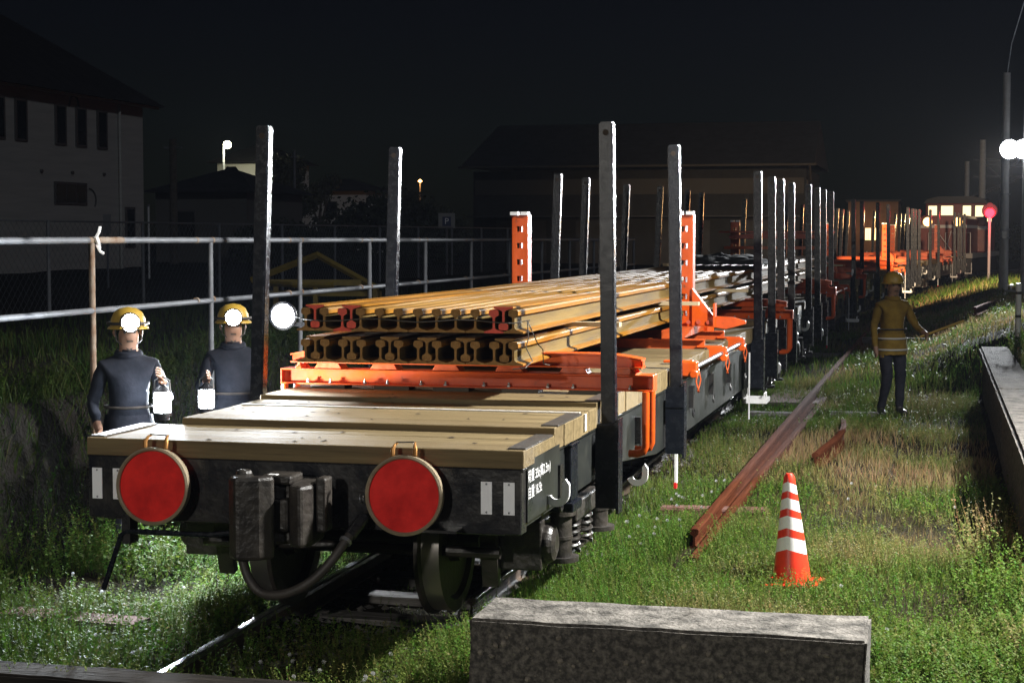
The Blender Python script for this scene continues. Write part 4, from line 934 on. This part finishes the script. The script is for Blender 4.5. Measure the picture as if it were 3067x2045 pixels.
p_ = at(1026,507,46); t = thing('parking_sign', 'square white parking sign with a blue letter P', 'sign', (p_.x,46,1.1), R(14))
MB().cyl((0,.03,0),(0,.03,p_.z-1.0),.03,n=8).build('post', 'galv', t); MB().box((0,0,p_.z-1.1),(.46,.02,.42)).build('sign_board', 'sign_white', t); MB().box((0,-.012,p_.z-1.12),(.24,.006,.26)).build('sign_panel', 'sign_blue', t)
letters(t, 'P', .24, (0,-.018,p_.z-1.12), (R(90),0,0))
p_ = at(246,520,34); t = thing('notice_sign', 'small tall white notice sign on a post before the pale building', 'sign', (p_.x,34,1.1), R(14))
MB().cyl((0,.03,0),(0,.03,p_.z-1.0),.025,n=8).build('post', 'galv', t); MB().box((0,0,p_.z-1.05),(.17,.02,.42)).build('sign_board', 'sign_white', t)
# yellow folded steel frame lying in the yard
yf = thing('yellow_frame', 'yellow steel trestle frame lying on the ground behind the railing', 'frame', (-8.9,24,1.12), R(8))
MB().tube([(-.95,0,.55),(.05,0,.93),(.95,.1,.42)], .05, 4).build('top_bar', 'yellow_paint', yf); MB().box((-.05,.05,.52),(1.5,.06,.09)).build('middle_bar', 'yellow_paint', yf)
MB().box((0,.3,.35),(1.9,.06,.08)).build('lower_bar', 'yellow_paint', yf)
for x_, z_ in ((-.9,.55),(-.6,.5),(.0,.55),(.9,.45)): MB().box((x_,.1,z_/2),(.06,.08,z_)).build('leg', 'yellow_paint', yf)
MB().tube([(-.9,.1,.52),(-.2,-.5,.50),(.4,-.5,.5)], .04, 4).build('brace', 'yellow_paint', yf)

# ------------------------------------------------------------------ trees and hedges
def leaf_cloud(blobs, nleaf, size, name, mname, parent):
    V, Fc = [], []
    tot = sum(b_[3]**2 for b_ in blobs)
    for (bx_,by_,bz_,br) in blobs:
        nn = int(nleaf*br*br/tot)
        d = rng.normal(size=(nn,3)); d /= np.linalg.norm(d,axis=1)[:,None]; r_ = br*(rng.random(nn)**.4)*(.75+.45*rng.random(nn))
        c_ = np.array([bx_,by_,bz_])+d*r_[:,None]*np.array([1,1,.85])
        a = rng.normal(size=(nn,3)); a /= np.linalg.norm(a,axis=1)[:,None]; b2 = np.cross(a, rng.normal(size=(nn,3))); b2 /= np.linalg.norm(b2,axis=1)[:,None]
        s_ = size*(.6+.8*rng.random(nn))[:,None]
        V.append(np.stack([c_-a*s_, c_+b2*s_*.5, c_+a*s_, c_-b2*s_*.5],1).reshape(-1,3))
    V = np.concatenate(V); nq = len(V)//4
    me_ = bpy.data.meshes.new(name); me_.from_pydata(V.tolist(), [], np.arange(nq*4).reshape(-1,4).tolist()); me_.materials.append(MATS[mname]); return inst(me_, name, parent)
def tree(label, loc, h, blobs, nleaf=5000, size=.12):
    t = thing('tree', label, 'tree', loc); mb = MB()
    mb.tube([(0,0,-.2),(.05,0,h*.3),(-.05,.1,h*.55),(.1,0,h*.85)], [.16,.13,.1,.03], 8)
    for b_ in blobs: mb.tube([(0,0,h*.35),(b_[0]*.5,b_[1]*.5,(h*.4+b_[2])/2),(b_[0],b_[1],b_[2])], [.08,.05,.015], 6)
    mb.build('trunk', 'trunk', t); leaf_cloud(blobs, nleaf, size, 'crown', 'leaf', t); return t
p_ = at(655,440,78); tree('bushy tree lit by the street lamp beside the stakes', (p_.x,78,1.1), 4.4, [(0,0,3.6,1.1),(-.9,.2,2.9,.9),(.8,0,2.8,.9),(.2,.3,4.4,.8),(-.5,0,4.6,.6)], 6000, .10)
p_ = at(735,440,92); tree('thin sparse tree in front of the far white wall', (p_.x,92,1.1), 4.2, [(0,0,3.6,.8),(.7,0,4.2,.6),(-.6,0,3.2,.6)], 1800, .09)
for px_, Y_, bl_, lab in ((890,66,[(-2.2,0,1.0,1.5),(-.8,0,1.6,1.6),(.6,0,1.8,1.6),(1.9,0,1.3,1.4)],'large dark rounded hedge left of the goods shed'),(640,60,[(-.8,0,.8,1.0),(.3,0,1.0,1.0),(1.2,0,.8,.8)],'low dark shrub mass below the lit tree')):
    p_ = at(px_,540,Y_); t = thing('hedge', lab, 'hedge', (p_.x,Y_,1.0)); leaf_cloud(bl_, 9000, .12, 'foliage', 'hedge_leaf', t)
    mb = MB()
    for q in bl_: mb.tube([(q[0],q[1],-.2),(q[0]+.1,q[1],q[2])], [.06,.02], 6)
    mb.build('stem', 'trunk', t)
p_ = at(2090,560,140); t = thing('far_hedge', 'dark line of bushes beyond the locomotive', 'hedge', (p_.x,140,.3)); leaf_cloud([(x_,0,1.2,2.0) for x_ in (-9,-6,-3,0,3,6,9)], 6000, .2, 'foliage', 'hedge_leaf', t)

# ------------------------------------------------------------------ workers
def make_worker(label, loc, rz, J, jacket, helmet, extra=None, vest=True):
    t = thing('person', label, 'person', loc, rz)
    V, E_, Rr = [], [], []; ix = {}
    def vtx(nm, p, r): ix[nm] = len(V); V.append(p); Rr.append(r)
    base = dict(pelvis=((0,0,.95),.155), waist=((0,.01,1.10),.14), chest=((0,.0,1.30),.165), upper=((0,0,1.42),.125), neck=((0,-.01,1.50),.06), jaw=((0,-.025,1.575),.075), head=((0,-.015,1.655),.098), crown=((0,-.005,1.71),.082))
    for nm, (p, r_) in base.items(): vtx(nm, J.get(nm, p), r_)
    E_ += [(0,1),(1,2),(2,3),(3,4),(4,5),(5,6),(6,7)]
    vtx('nose', tuple(Vector(J.get('head', base['head'][0]))+Vector((0,-.105,-.015))), .018); E_.append((ix['head'], ix['nose']))
    for s_, sx in (('l',-1),('r',1)):
        sh_ = (sx*.175,0,1.405); el = J.get('elbow_'+s_, (sx*.24,.02,1.13)); wr = J.get('wrist_'+s_, (sx*.25,-.08,.88))
        hp = (sx*.095,0,.90); kn = J.get('knee_'+s_, (sx*.11,-.02,.50)); an = J.get('ankle_'+s_, (sx*.12,.02,.10)); toe = (an[0]+sx*.02, an[1]-.17, .045)
        for nm, p, r_ in (('sh',sh_,.066),('el',el,.048),('wr',wr,.034)): vtx(nm+s_, p, r_)
        E_ += [(ix['upper'],ix['sh'+s_]),(ix['sh'+s_],ix['el'+s_]),(ix['el'+s_],ix['wr'+s_])]
        for nm, p, r_ in (('hp',hp,.105),('kn',kn,.072),('an',an,.052),('toe',toe,.045)): vtx(nm+s_, p, r_)
        E_ += [(0,ix['hp'+s_]),(ix['hp'+s_],ix['kn'+s_]),(ix['kn'+s_],ix['an'+s_]),(ix['an'+s_],ix['toe'+s_])]
        d = (Vector(wr)-Vector(el)).normalized(); u = d.cross(Vector((0,0,1))); u = u.normalized() if u.length > .1 else Vector((1,0,0)); v_ = d.cross(u)
        pa = Vector(wr)+d*.07; vtx('pa'+s_, tuple(pa), .034); E_.append((ix['wr'+s_],ix['pa'+s_]))
        for q in range(5):
            off = (q-2)*.018
            if q == 4: k1 = Vector(wr)+d*.05+v_*.045; k2 = k1+d*.035+v_*.01
            else:
                ln = (.034,.040,.038,.030)[q]; k1 = pa+d*.035+v_*(off+.004)*1.1; k2 = k1+d*ln*.6+u*ln*.7
            vtx(f'f{s_}{q}a', tuple(k1), .011); vtx(f'f{s_}{q}b', tuple(k2), .009)
            E_ += [(ix['pa'+s_] if q < 4 else ix['wr'+s_], ix[f'f{s_}{q}a']),(ix[f'f{s_}{q}a'], ix[f'f{s_}{q}b'])]
    me_ = bpy.data.meshes.new('body'); me_.from_pydata(V, E_, []); o = bpy.data.objects.new('body', me_); col.objects.link(o)
    sk = o.modifiers.new('s','SKIN'); sk.use_smooth_shade = True
    for q, sv in enumerate(me_.skin_vertices[0].data): sv.radius = (Rr[q], Rr[q]); sv.use_root = (q == 0)
    ss = o.modifiers.new('u','SUBSURF'); ss.levels = ss.render_levels = 2
    dg = bpy.context.evaluated_depsgraph_get(); m2 = bpy.data.meshes.new_from_object(o.evaluated_get(dg)); bpy.data.objects.remove(o)
    m2.materials.clear()
    for q in ('skin', jacket, 'trousers', 'boots'): m2.materials.append(MATS[q])
    hd = Vector(V[ix['head']]); hands = [Vector(V[ix['pal']]), Vector(V[ix['par']])]; legs = [(Vector(V[ix['hp'+s_]]),Vector(V[ix['kn'+s_]])) for s_ in 'lr']
    for f_ in m2.polygons:
        c_ = f_.center; mi = 1
        if c_.z > 1.52 and (c_-hd).length < .22: mi = 0
        elif min((c_-h_).length for h_ in hands) < .10: mi = 0
        elif c_.z < .14: mi = 3
        elif c_.z < .93: mi = 2
        if mi == 2 and min((c_-Vector(V[ix['wr'+s_]])).length for s_ in 'lr') < .14: mi = 1
        f_.material_index = mi; f_.use_smooth = True
    from mathutils import noise as nz_
    for v2 in m2.vertices:
        if v2.co.z < 1.47 and min((v2.co-h_).length for h_ in hands) > .12:
            q_ = v2.co*Vector((9,9,16)); v2.co += v2.normal*(.010*nz_.noise(q_)+.006*nz_.noise(q_*2.3))
    b_ = inst(m2, 'body', t)
    mb = MB(); n_ = 28; rings = [(.80,.205,.165),(.86,.200,.162),(.95,.188,.158),(1.06,.168,.150)]
    for z_, a_, b2 in rings: mb.v += [(a_*math.cos(2*math.pi*k_/n_)*(1+.03*math.sin(5*k_)), b2*math.sin(2*math.pi*k_/n_)*(1+.03*math.cos(7*k_))+.005, z_+.008*math.sin(3*k_)) for k_ in range(n_)]
    for i_ in range(3):
        for k_ in range(n_): mb.f.append((i_*n_+k_, i_*n_+(k_+1)%n_, (i_+1)*n_+(k_+1)%n_, (i_+1)*n_+k_)); mb.m.append(0)
    mb.build('jacket_hem', jacket, t, True)
    hc = hd+Vector((0,.005,.045))
    MB().lathe([(.150,-.02),(.142,-.005),(.128,.0),(.124,.05),(.10,.10),(.06,.128),(0,.138)], tuple(hc), n=24).box((hc.x,hc.y-.135,hc.z-.005),(.15,.08,.012)).build('helmet', helmet, t, True)
    for sx in (-1,1): MB().lathe([(0,-.012),(.010,-.008),(.012,0)], (hd.x+sx*.034, hd.y-.090, hd.z+.005), 'y', 8).build('eye', 'boots', t)
    MB().tube([(.078*math.cos(a),.075*math.sin(a)-.005,1.50+.012*math.sin(a)) for a in np.linspace(0,2*math.pi,17)], .026, 8).build('collar', jacket, t, True)
    for sx in (-1,1):
        MB().lathe([(0,-.016),(.022,-.010),(.030,.004),(0,.012)], (hd.x+sx*.096, hd.y+.012, hd.z-.005), 'x', 10).build('ear', 'skin', t, True)
        MB().tube([(hd.x+sx*.10,hd.y-.01,hd.z+.05),(hd.x+sx*.088,hd.y-.035,hd.z-.06),(hd.x,hd.y-.07,hd.z-.128)], .006, 5).build('chin_strap', 'rubber', t)
    MB().box((hd.x,hd.y-.098,hd.z-.062),(.045,.012,.008)).build('mouth', 'boots', t)
    rr = [(.172*math.cos(a)*1.02,.150*math.sin(a)+.006,1.115) for a in np.linspace(0,2*math.pi,25)]
    MB().tube(rr, .010, 5).build('belt', 'rubber', t, True)
    if vest:
        mb = MB()
        for sx in (-1,1): mb.tube([(sx*.10,-.150,1.05),(sx*.10,-.168,1.28),(sx*.10,-.10,1.44),(sx*.10,.02,1.485),(sx*.10,.11,1.44),(sx*.10,.165,1.28),(sx*.10,.14,1.05)], .022, 6)
        mb.tube([(.165*math.cos(a),.160*math.sin(a)+.005,1.08) for a in np.linspace(0,2*math.pi,25)], .02, 6)
        mb.build('vest', 'vest_orange', t, True)
    return t, ix, V
def lampset(t, p, mname='lamp_torch', r=.035, name='headlamp'):
    MB().lathe([(0,-.03),(r*.7,-.022),(r*.86,0),(r*.8,.02),(0,.025)], p, 'y', 18).build(name, mname, t, True)
    MB().lathe([(r*.88,.0),(r*.88,-.03),(r,-.03),(r*1.02,.04),(0,.05)], p, 'y', 18, caps=False).build('headlamp_housing', 'rubber', t, True)
    MB().tube([(p[0]+.145*math.cos(a),p[1]+.155+.145*math.sin(a),p[2]-.01) for a in np.linspace(0,2*math.pi,21)], .012, 6).build('headband', 'rubber', t, True)

gA = g1(-5.62,11.45)
wA, ix, V = make_worker('worker in yellow helmet with lit headlamp standing left of the wagon, hand lamp held low', (-5.68,11.45,gA), R(32), {'elbow_r':(.27,-.12,1.16),'wrist_r':(.20,-.34,1.32),'elbow_l':(-.26,.03,1.14),'wrist_l':(-.24,-.18,1.0)}, 'jacket_dark', 'helmet_yellow', vest=False)
lampset(wA, (0,-.155,1.73), r=.072)
gB = g1(-5.55,13.0)
wB, ix, V = make_worker('worker in yellow helmet walking between wagon and railing with lit headlamp', (-5.52,13.0,gB), R(24), {'elbow_l':(-.27,-.10,1.16),'wrist_l':(-.22,-.34,1.25)}, 'jacket_dark', 'helmet_yellow', vest=False)
lampset(wB, (0,-.155,1.73), r=.072)
# hand torches held by the two workers
def torch(holder, p, d, label, power, r=.045):
    M_ = Matrix.Translation(holder.location) @ Matrix.Rotation(holder.rotation_euler.z,4,'Z'); P0 = M_ @ Vector(p); D = Vector(d).normalized()
    t = thing('hand_lamp', label, 'hand lamp', P0)
    MB().cyl((0,0,-.11),(0,0,-.085),.066,n=20).cyl((0,0,-.14),(0,0,-.11),.05,n=20).build('lantern_base', 'frame_paint', t, True)
    MB().lathe([(.052,-.085),(.062,-.05),(.062,.03),(.05,.06)], n=22).build('globe', 'lamp_torch', t, True)
    MB().lathe([(.066,.06),(.06,.075),(.03,.10),(.02,.115),(0,.115)], n=20).build('lantern_cap', 'frame_paint', t, True)
    for k_ in range(6):
        a_ = k_*math.pi/3; MB().cyl((.069*math.cos(a_),.069*math.sin(a_),-.085),(.069*math.cos(a_),.069*math.sin(a_),.065),.004,n=5).build('guard_bar', 'frame_paint', t)
    MB().tube([(.06,0,.07),(.055,0,.14),(0,0,.17),(-.055,0,.14),(-.06,0,.07)], .006, 6).build('bail_handle', 'steel', t, True)
    light('torch_light', 'SPOT', D*.12, power, (.86,.93,1), .05, t, D.to_track_quat('-Z','Y').to_euler(), 150)
light('headlamp_light', 'SPOT', (0,-.20,1.72), 220, (.86,.93,1), .06, wA, (R(72),0,math.pi), 120)
light('headlamp_light', 'SPOT', (0,-.20,1.72), 220, (.86,.93,1), .06, wB, (R(72),0,math.pi), 120)
torch(wA, (.19,-.42,1.19), (.9,-.45,-.05), 'lit white hand lamp held low by the worker left of the wagon front', 800)
torch(wB, (-.22,-.43,1.12), (.75,-.65,-.05), 'lit white hand lamp held at waist height by the worker near the railing', 650)
wk = thing('trail_lamp', 'added bright white work lamp beside the rail stack, standing in for a torch trail', 'work lamp', (-4.50,11.65,1.70))  # added lamp for one bright spot of the workers' torch trail
MB().box((.14,0,.0),(.36,.04,.03)).build('clip', 'frame_paint', wk); MB().lathe([(.03,.09),(.095,.02),(.105,-.03),(.088,-.03),(.088,.0)], (-.05,0,.06), 'y', 16, caps=False).build('lamp_housing', 'frame_paint', wk, True)
MB().lathe([(0,-.085),(.05,-.07),(.08,-.035),(.085,-.012)], (-.05,0,.06), 'y', 16).build('lens', 'lamp_torch', wk, True)
light('lamp_light', 'SPOT', (-.06,-.13,.06), 160, (.86,.93,1), .06, wk, aim((0,0,0),(-.25,-1,-.35)), 150)

gC = g1(-.5,22.0)
wC, ix, V = make_worker('worker in yellow rainwear holding a yellow pole on the grass strip', (-.5,22.0,gC), R(25), {'elbow_r':(.30,-.06,1.14),'wrist_r':(.30,-.28,1.08),'knee_l':(-.10,-.10,.50),'ankle_l':(-.12,.05,.10)}, 'jacket_yellow', 'helmet_yellow', vest=False)
for z_ in (.86,1.0): MB().tube([((.204-.1*(z_-.86))*math.cos(a),(.166-.04*(z_-.86))*math.sin(a)+.005,z_) for a in np.linspace(0,2*math.pi,25)], .012, 5).build('reflective_band', 'reflective_tape', wC, True)
M_ = Matrix.Translation(wC.location) @ Matrix.Rotation(wC.rotation_euler.z,4,'Z'); P0 = M_ @ Vector((.32,-.36,1.07))
tag(MB().cyl(P0+Vector((-.1,0,-.04)), P0+Vector((.42,.1,.16)), .016, n=8).build('signal_wand', 'helmet_yellow'), 'short yellow pole held out by the worker on the grass', 'pole')

# ------------------------------------------------------------------ vegetation
class Veg:
    def __init__(s): s.V = []; s.F = []; s.C = []; s.n = 0
    def quads(s, Q, C):      # Q (n,4,3), C (n,3)
        n_ = len(Q); s.V.append(Q.reshape(-1,3)); s.F.append(np.arange(n_*4).reshape(-1,4)+s.n); s.C.append(np.repeat(C,4,0)); s.n += n_*4
    def build(s, name, label, cat):
        V = np.concatenate(s.V); F = np.concatenate(s.F); C = np.concatenate(s.C)
        me_ = bpy.data.meshes.new(name); me_.vertices.add(len(V)); me_.vertices.foreach_set('co', V.astype(np.float32).ravel())
        me_.loops.add(F.size); me_.loops.foreach_set('vertex_index', F.astype(np.int32).ravel()); me_.polygons.add(len(F)); me_.polygons.foreach_set('loop_start', np.arange(0,F.size,4,dtype=np.int32))
        me_.update(calc_edges=True); me_.validate()
        a = me_.attributes.new('tint','FLOAT_COLOR','POINT'); a.data.foreach_set('color', np.concatenate([C, np.ones((len(C),1))],1).astype(np.float32).ravel())
        me_.materials.append(MATS['plant']); return tag(inst(me_, name), label, cat, kind='stuff')
def scatter(n_, x0, x1, y0, y1, power=1.0):
    x = rng.uniform(x0,x1,n_); y = y0+(y1-y0)*rng.random(n_)**power; return x, y
def allowed(x, y):
    ok = np.ones(len(x), bool); dt = x-tx(y)
    ok &= ~((np.abs(np.abs(dt)-.566) < .06))
    ok &= ~((x > -2.25)&(x < -.24)&(y > 8.06)&(y < 8.68))
    ok &= ~((x > WALLX-.05)&(x < WALLX+.42)&(y < 25.6)&(y > 11.6))
    ok &= ~((np.abs(x-(-1.66+.0105*(y-12))) < .09)&(y > 11.7)&(y < 24))
    ok &= ~((x+.875)**2+(y-11.28)**2 < .16**2)
    return ok
def dens(x, y):
    d = np.ones(len(x)); dt = x-tx(y)
    d = np.where(np.abs(dt) < .68, np.where(y < 10.0, .75, .12), d)
    d = np.where((dt < -1.35)&(x < -5.9), .7, d)
    d = np.where((np.abs(dt) >= .68)&(np.abs(dt) < 1.2)&(y > 12), .65, d)
    d *= .30+1.1*sst(.2,.8,vnoise(x,y,1.1,11))
    d = np.where((x < -4.3)&(x > -5.9)&(y < 16), d*sst(.30,.70,.55*vnoise(x,y,1.6,61)+.45*vnoise(x,y,4.2,62)), d)
    return d
def dryness(x, y):
    base = sst(.52,.84, .6*vnoise(x,y,.42,21)+.4*vnoise(x,y,1.5,22)+.10*sst(13,20,y)*(x > -2.5))
    base = base*np.where(x < -4.4, .25, 1.0)*(.25+.75*sst(-2.3,-1.3,x))
    patch = np.exp(-(((x-.02)/.45)**2+((y-13.9)/.7)**2))*.9+np.exp(-(((x+.55)/.55)**2+((y-17.4)/.9)**2))*.8+np.exp(-(((x+.1)/.8)**2+((y-24)/2.0)**2))*.5
    return np.clip(base+patch, 0, 1)
def col_of(x, y, n_):
    d = dryness(x,y); t = np.clip(d+rng.normal(0,.16,n_),0,1)[:,None]
    g = np.stack([.045+.045*rng.random(n_), .105+.075*rng.random(n_), .012+.012*rng.random(n_)],1); yv = vnoise(x,y,.9,31)[:,None]
    g = g*(1-.4*yv)+np.array([.085,.115,.018])*.4*yv
    s_ = np.stack([.22+.10*rng.random(n_), .155+.07*rng.random(n_), .075+.04*rng.random(n_)],1)
    out = g*(1-t)+s_*t
    dk = (1-.72*sst(-5.8,-6.15,x))[:,None]      # plant colour darkened to paint in shade on the bank and yard
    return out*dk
def blades(veg, n_, x0, x1, y0, y1, hmin, hmax, wid, power=1.0, lean=.5):
    x, y = scatter(n_, x0, x1, y0, y1, power); k_ = allowed(x,y)&(rng.random(n_) < dens(x,y)); x, y = x[k_], y[k_]; n_ = len(x)
    z = ground(x,y)-.01; a = rng.uniform(0,2*np.pi,n_); h = (hmin+(hmax-hmin)*rng.random(n_)**1.6)*(.40+.9*vnoise(x,y,.8,41)); ln = h*lean*(rng.random(n_)+.15); la = rng.uniform(0,2*np.pi,n_)
    wx, wy = np.cos(a)*wid, np.sin(a)*wid; lx, ly_ = np.cos(la)*ln, np.sin(la)*ln
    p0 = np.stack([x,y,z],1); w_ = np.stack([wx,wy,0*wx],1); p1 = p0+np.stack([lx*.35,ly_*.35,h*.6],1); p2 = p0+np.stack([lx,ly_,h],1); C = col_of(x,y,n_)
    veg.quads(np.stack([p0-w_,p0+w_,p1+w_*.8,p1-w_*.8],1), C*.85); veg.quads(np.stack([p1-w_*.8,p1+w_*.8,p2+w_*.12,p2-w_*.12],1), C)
def sprigs(veg, n_, x0, x1, y0, y1, hmin, hmax, leaf, nl=9, power=1.0, green=True):
    x, y = scatter(n_, x0, x1, y0, y1, power); k_ = allowed(x,y)&(rng.random(n_) < dens(x,y)); x, y = x[k_], y[k_]
    if green: k_ = dryness(x,y) < .55; x, y = x[k_], y[k_]
    n_ = len(x); z = ground(x,y); h = (hmin+(hmax-hmin)*rng.random(n_))*(.5+1.0*vnoise(x,y,.8,41)); la = rng.uniform(0,2*np.pi,n_); ln = h*(.2+.5*rng.random(n_))
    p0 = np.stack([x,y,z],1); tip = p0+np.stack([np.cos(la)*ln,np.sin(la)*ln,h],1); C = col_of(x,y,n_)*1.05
    wv = np.stack([-np.sin(la),np.cos(la),0*la],1)*.0016
    veg.quads(np.stack([p0-wv,p0+wv,tip+wv*.5,tip-wv*.5],1), C*.8)
    for q in range(nl):
        t = .25+.75*(q+rng.random(n_)*.6)/nl; b_ = p0+(tip-p0)*t[:,None]; b_[:,2] += 0
        a = rng.uniform(0,2*np.pi,n_); s_ = leaf*(.6+.7*rng.random(n_))*(1.15-.5*t); up = .15+.6*rng.random(n_)
        d = np.stack([np.cos(a),np.sin(a),up],1); d /= np.linalg.norm(d,axis=1)[:,None]; sd_ = np.stack([-np.sin(a),np.cos(a),rng.normal(0,.35,n_)],1)
        d = d*s_[:,None]; sd_ = sd_*(s_*.30)[:,None]
        veg.quads(np.stack([b_,b_+d*.5+sd_,b_+d,b_+d*.5-sd_],1), C*(.85+.3*rng.random(n_))[:,None])
vg = Veg()
blades(vg, 60000, -2.6, WALLX, 7.6, 14, .04, .17, .0022)
blades(vg, 56000, -2.6, WALLX+.1, 14, 27, .04, .17, .0032)
blades(vg, 44000, -3.0, 4.0, 25.5, 46, .06, .22, .0055)
blades(vg, 16000, WALLX, 2.2, 7.6, 11.8, .05, .2, .0025)
blades(vg, 22000, WALLX+.4, 3.5, 11.6, 26, .05, .25, .004)
blades(vg, 16000, -3.0, 6.0, 46, 75, .08, .25, .012)
blades(vg, 36000, -6.6, -2.2, 7.2, 12, .04, .15, .0022)
blades(vg, 30000, -6.4, -2.2, 12, 30, .04, .14, .0035)
blades(vg, 26000, -12, -6.3, 10, 34, .05, .22, .005)
blades(vg, 42000, -6.75, -5.75, 8.5, 20, .10, .34, .004, lean=1.1)
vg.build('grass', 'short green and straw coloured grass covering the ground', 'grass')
vs_ = Veg()
sprigs(vs_, 15000, -2.4, WALLX, 7.6, 13.5, .06, .19, .022)
sprigs(vs_, 9000, -2.4, WALLX, 13.5, 25, .06, .18, .028, 7)
sprigs(vs_, 5000, -1.6, 3.5, 26, 44, .08, .22, .05, 6)
sprigs(vs_, 5000, WALLX-.3, 2.0, 7.6, 11.8, .08, .26, .024)
sprigs(vs_, 3500, WALLX+.42, 3.0, 11, 26, .10, .35, .035, 9)
sprigs(vs_, 12500, -6.2, -3.95, 7.9, 12.5, .06, .22, .026)
sprigs(vs_, 7000, -4.0, -2.2, 7.9, 10.4, .06, .20, .024)
sprigs(vs_, 3500, -6.2, -4.6, 12.5, 24, .08, .22, .035, 7)
# taller weed clumps at the bank foot, by the wall and in the corner of the platform
for (cx_,cy_,rx,ry,nn,h0,h1,lf) in ((-5.55,10.9,.45,.5,1500,.25,.55,.035),(-5.2,9.6,.3,.4,500,.12,.3,.03),(.25,9.7,.55,.8,1800,.12,.36,.028),(.45,11.6,.22,.9,900,.2,.42,.03),(.35,8.3,.6,.5,1200,.1,.3,.026),(.50,14.6,.12,.8,350,.2,.45,.03),(1.25,24.5,.35,1.1,700,.15,.4,.045),(1.3,14.2,.35,1.4,700,.2,.5,.035)):
    sprigs(vs_, nn, cx_-rx, cx_+rx, cy_-ry, cy_+ry, h0, h1, lf, 12, green=False)
sprigs(vs_, 4500, -6.6, -5.8, 8.5, 18, .12, .32, .04, 9, green=False)
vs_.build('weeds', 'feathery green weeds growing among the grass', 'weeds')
# small white flower heads
fl = Veg(); n_ = 52
x = np.concatenate([rng.uniform(-2.3,-1.8,22), rng.uniform(-3.6,-2.6,16), rng.uniform(-5.4,-4.2,8), rng.uniform(-1.8,.3,6)]); y = np.concatenate([rng.uniform(12,15.5,22), rng.uniform(8.0,8.9,16), rng.uniform(8.2,10.5,8), rng.uniform(9.5,15,6)])
z = ground(x,y)+.10+.10*rng.random(52)
for q in range(7):
    a = 2*np.pi*q/7; d = np.array([math.cos(a),.0,math.sin(a)])*.009; d2 = np.array([math.cos(a+.7),-.5,math.sin(a+.7)])*.010; p_ = np.stack([x,y,z],1)
    fl.quads(np.stack([p_,p_+d,p_+d+d2*.6,p_+d2],1), np.full((52,3),.45))
p_ = np.stack([x,y,z],1); g_ = p_.copy(); g_[:,2] = ground(x,y); wv = np.array([.0014,0,0]); fl.quads(np.stack([g_-wv,g_+wv,p_+wv,p_-wv],1), np.tile([.05,.09,.02],(52,1)))
fl.build('wildflowers', 'tiny white wildflowers dotted through the grass', 'flowers')
# ballast stones between and beside the rails
n_ = 9000; x = rng.uniform(-1.5,1.3,n_); y = 7.5+22*rng.random(n_)**1.5; x = x+tx(y); k_ = (rng.random(n_) < .35+.65*vnoise(x,y,1.3,51)); x, y = x[k_], y[k_]; n_ = len(x)
z = ground(x,y); s_ = .012+.03*rng.random(n_)**2; ico = np.array([(1,0,0),(-1,0,0),(0,1,0),(0,-1,0),(0,0,1),(0,0,-1)],float); tri = np.array([(0,2,4),(2,1,4),(1,3,4),(3,0,4),(2,0,5),(1,2,5),(3,1,5),(0,3,5)])
V = np.stack([x,y,z],1)[:,None,:]+ico[None]*s_[:,None,None]*(.6+.8*rng.random((n_,6,1)))*np.array([1,1,.7]); F = (tri[None]+np.arange(n_)[:,None,None]*6).reshape(-1,3)
me_ = bpy.data.meshes.new('ballast'); me_.from_pydata(V.reshape(-1,3).tolist(), [], F.tolist()); me_.materials.append(MATS['gravel'])
tag(inst(me_, 'ballast'), 'grey ballast stones along the track', 'ballast', kind='stuff')

# ------------------------------------------------------------------ damp night air
hz = MB().bx(-70,40,-14,160,-1.6,13).mesh('haze', 'net'); hz.materials.clear()
hm_ = bpy.data.materials.new('night_air'); hm_.use_nodes = True; n = hm_.node_tree.nodes; n.remove(n['Principled BSDF'])
pv = n.new('ShaderNodeVolumePrincipled'); pv.inputs['Density'].default_value = .00024; pv.inputs['Color'].default_value = (.66,.76,1,1)
hm_.node_tree.links.new(pv.outputs[0], n['Material Output'].inputs['Volume']); hz.materials.append(hm_)
tag(inst(hz, 'haze'), 'thin damp night air around the lamps', 'haze', kind='stuff')
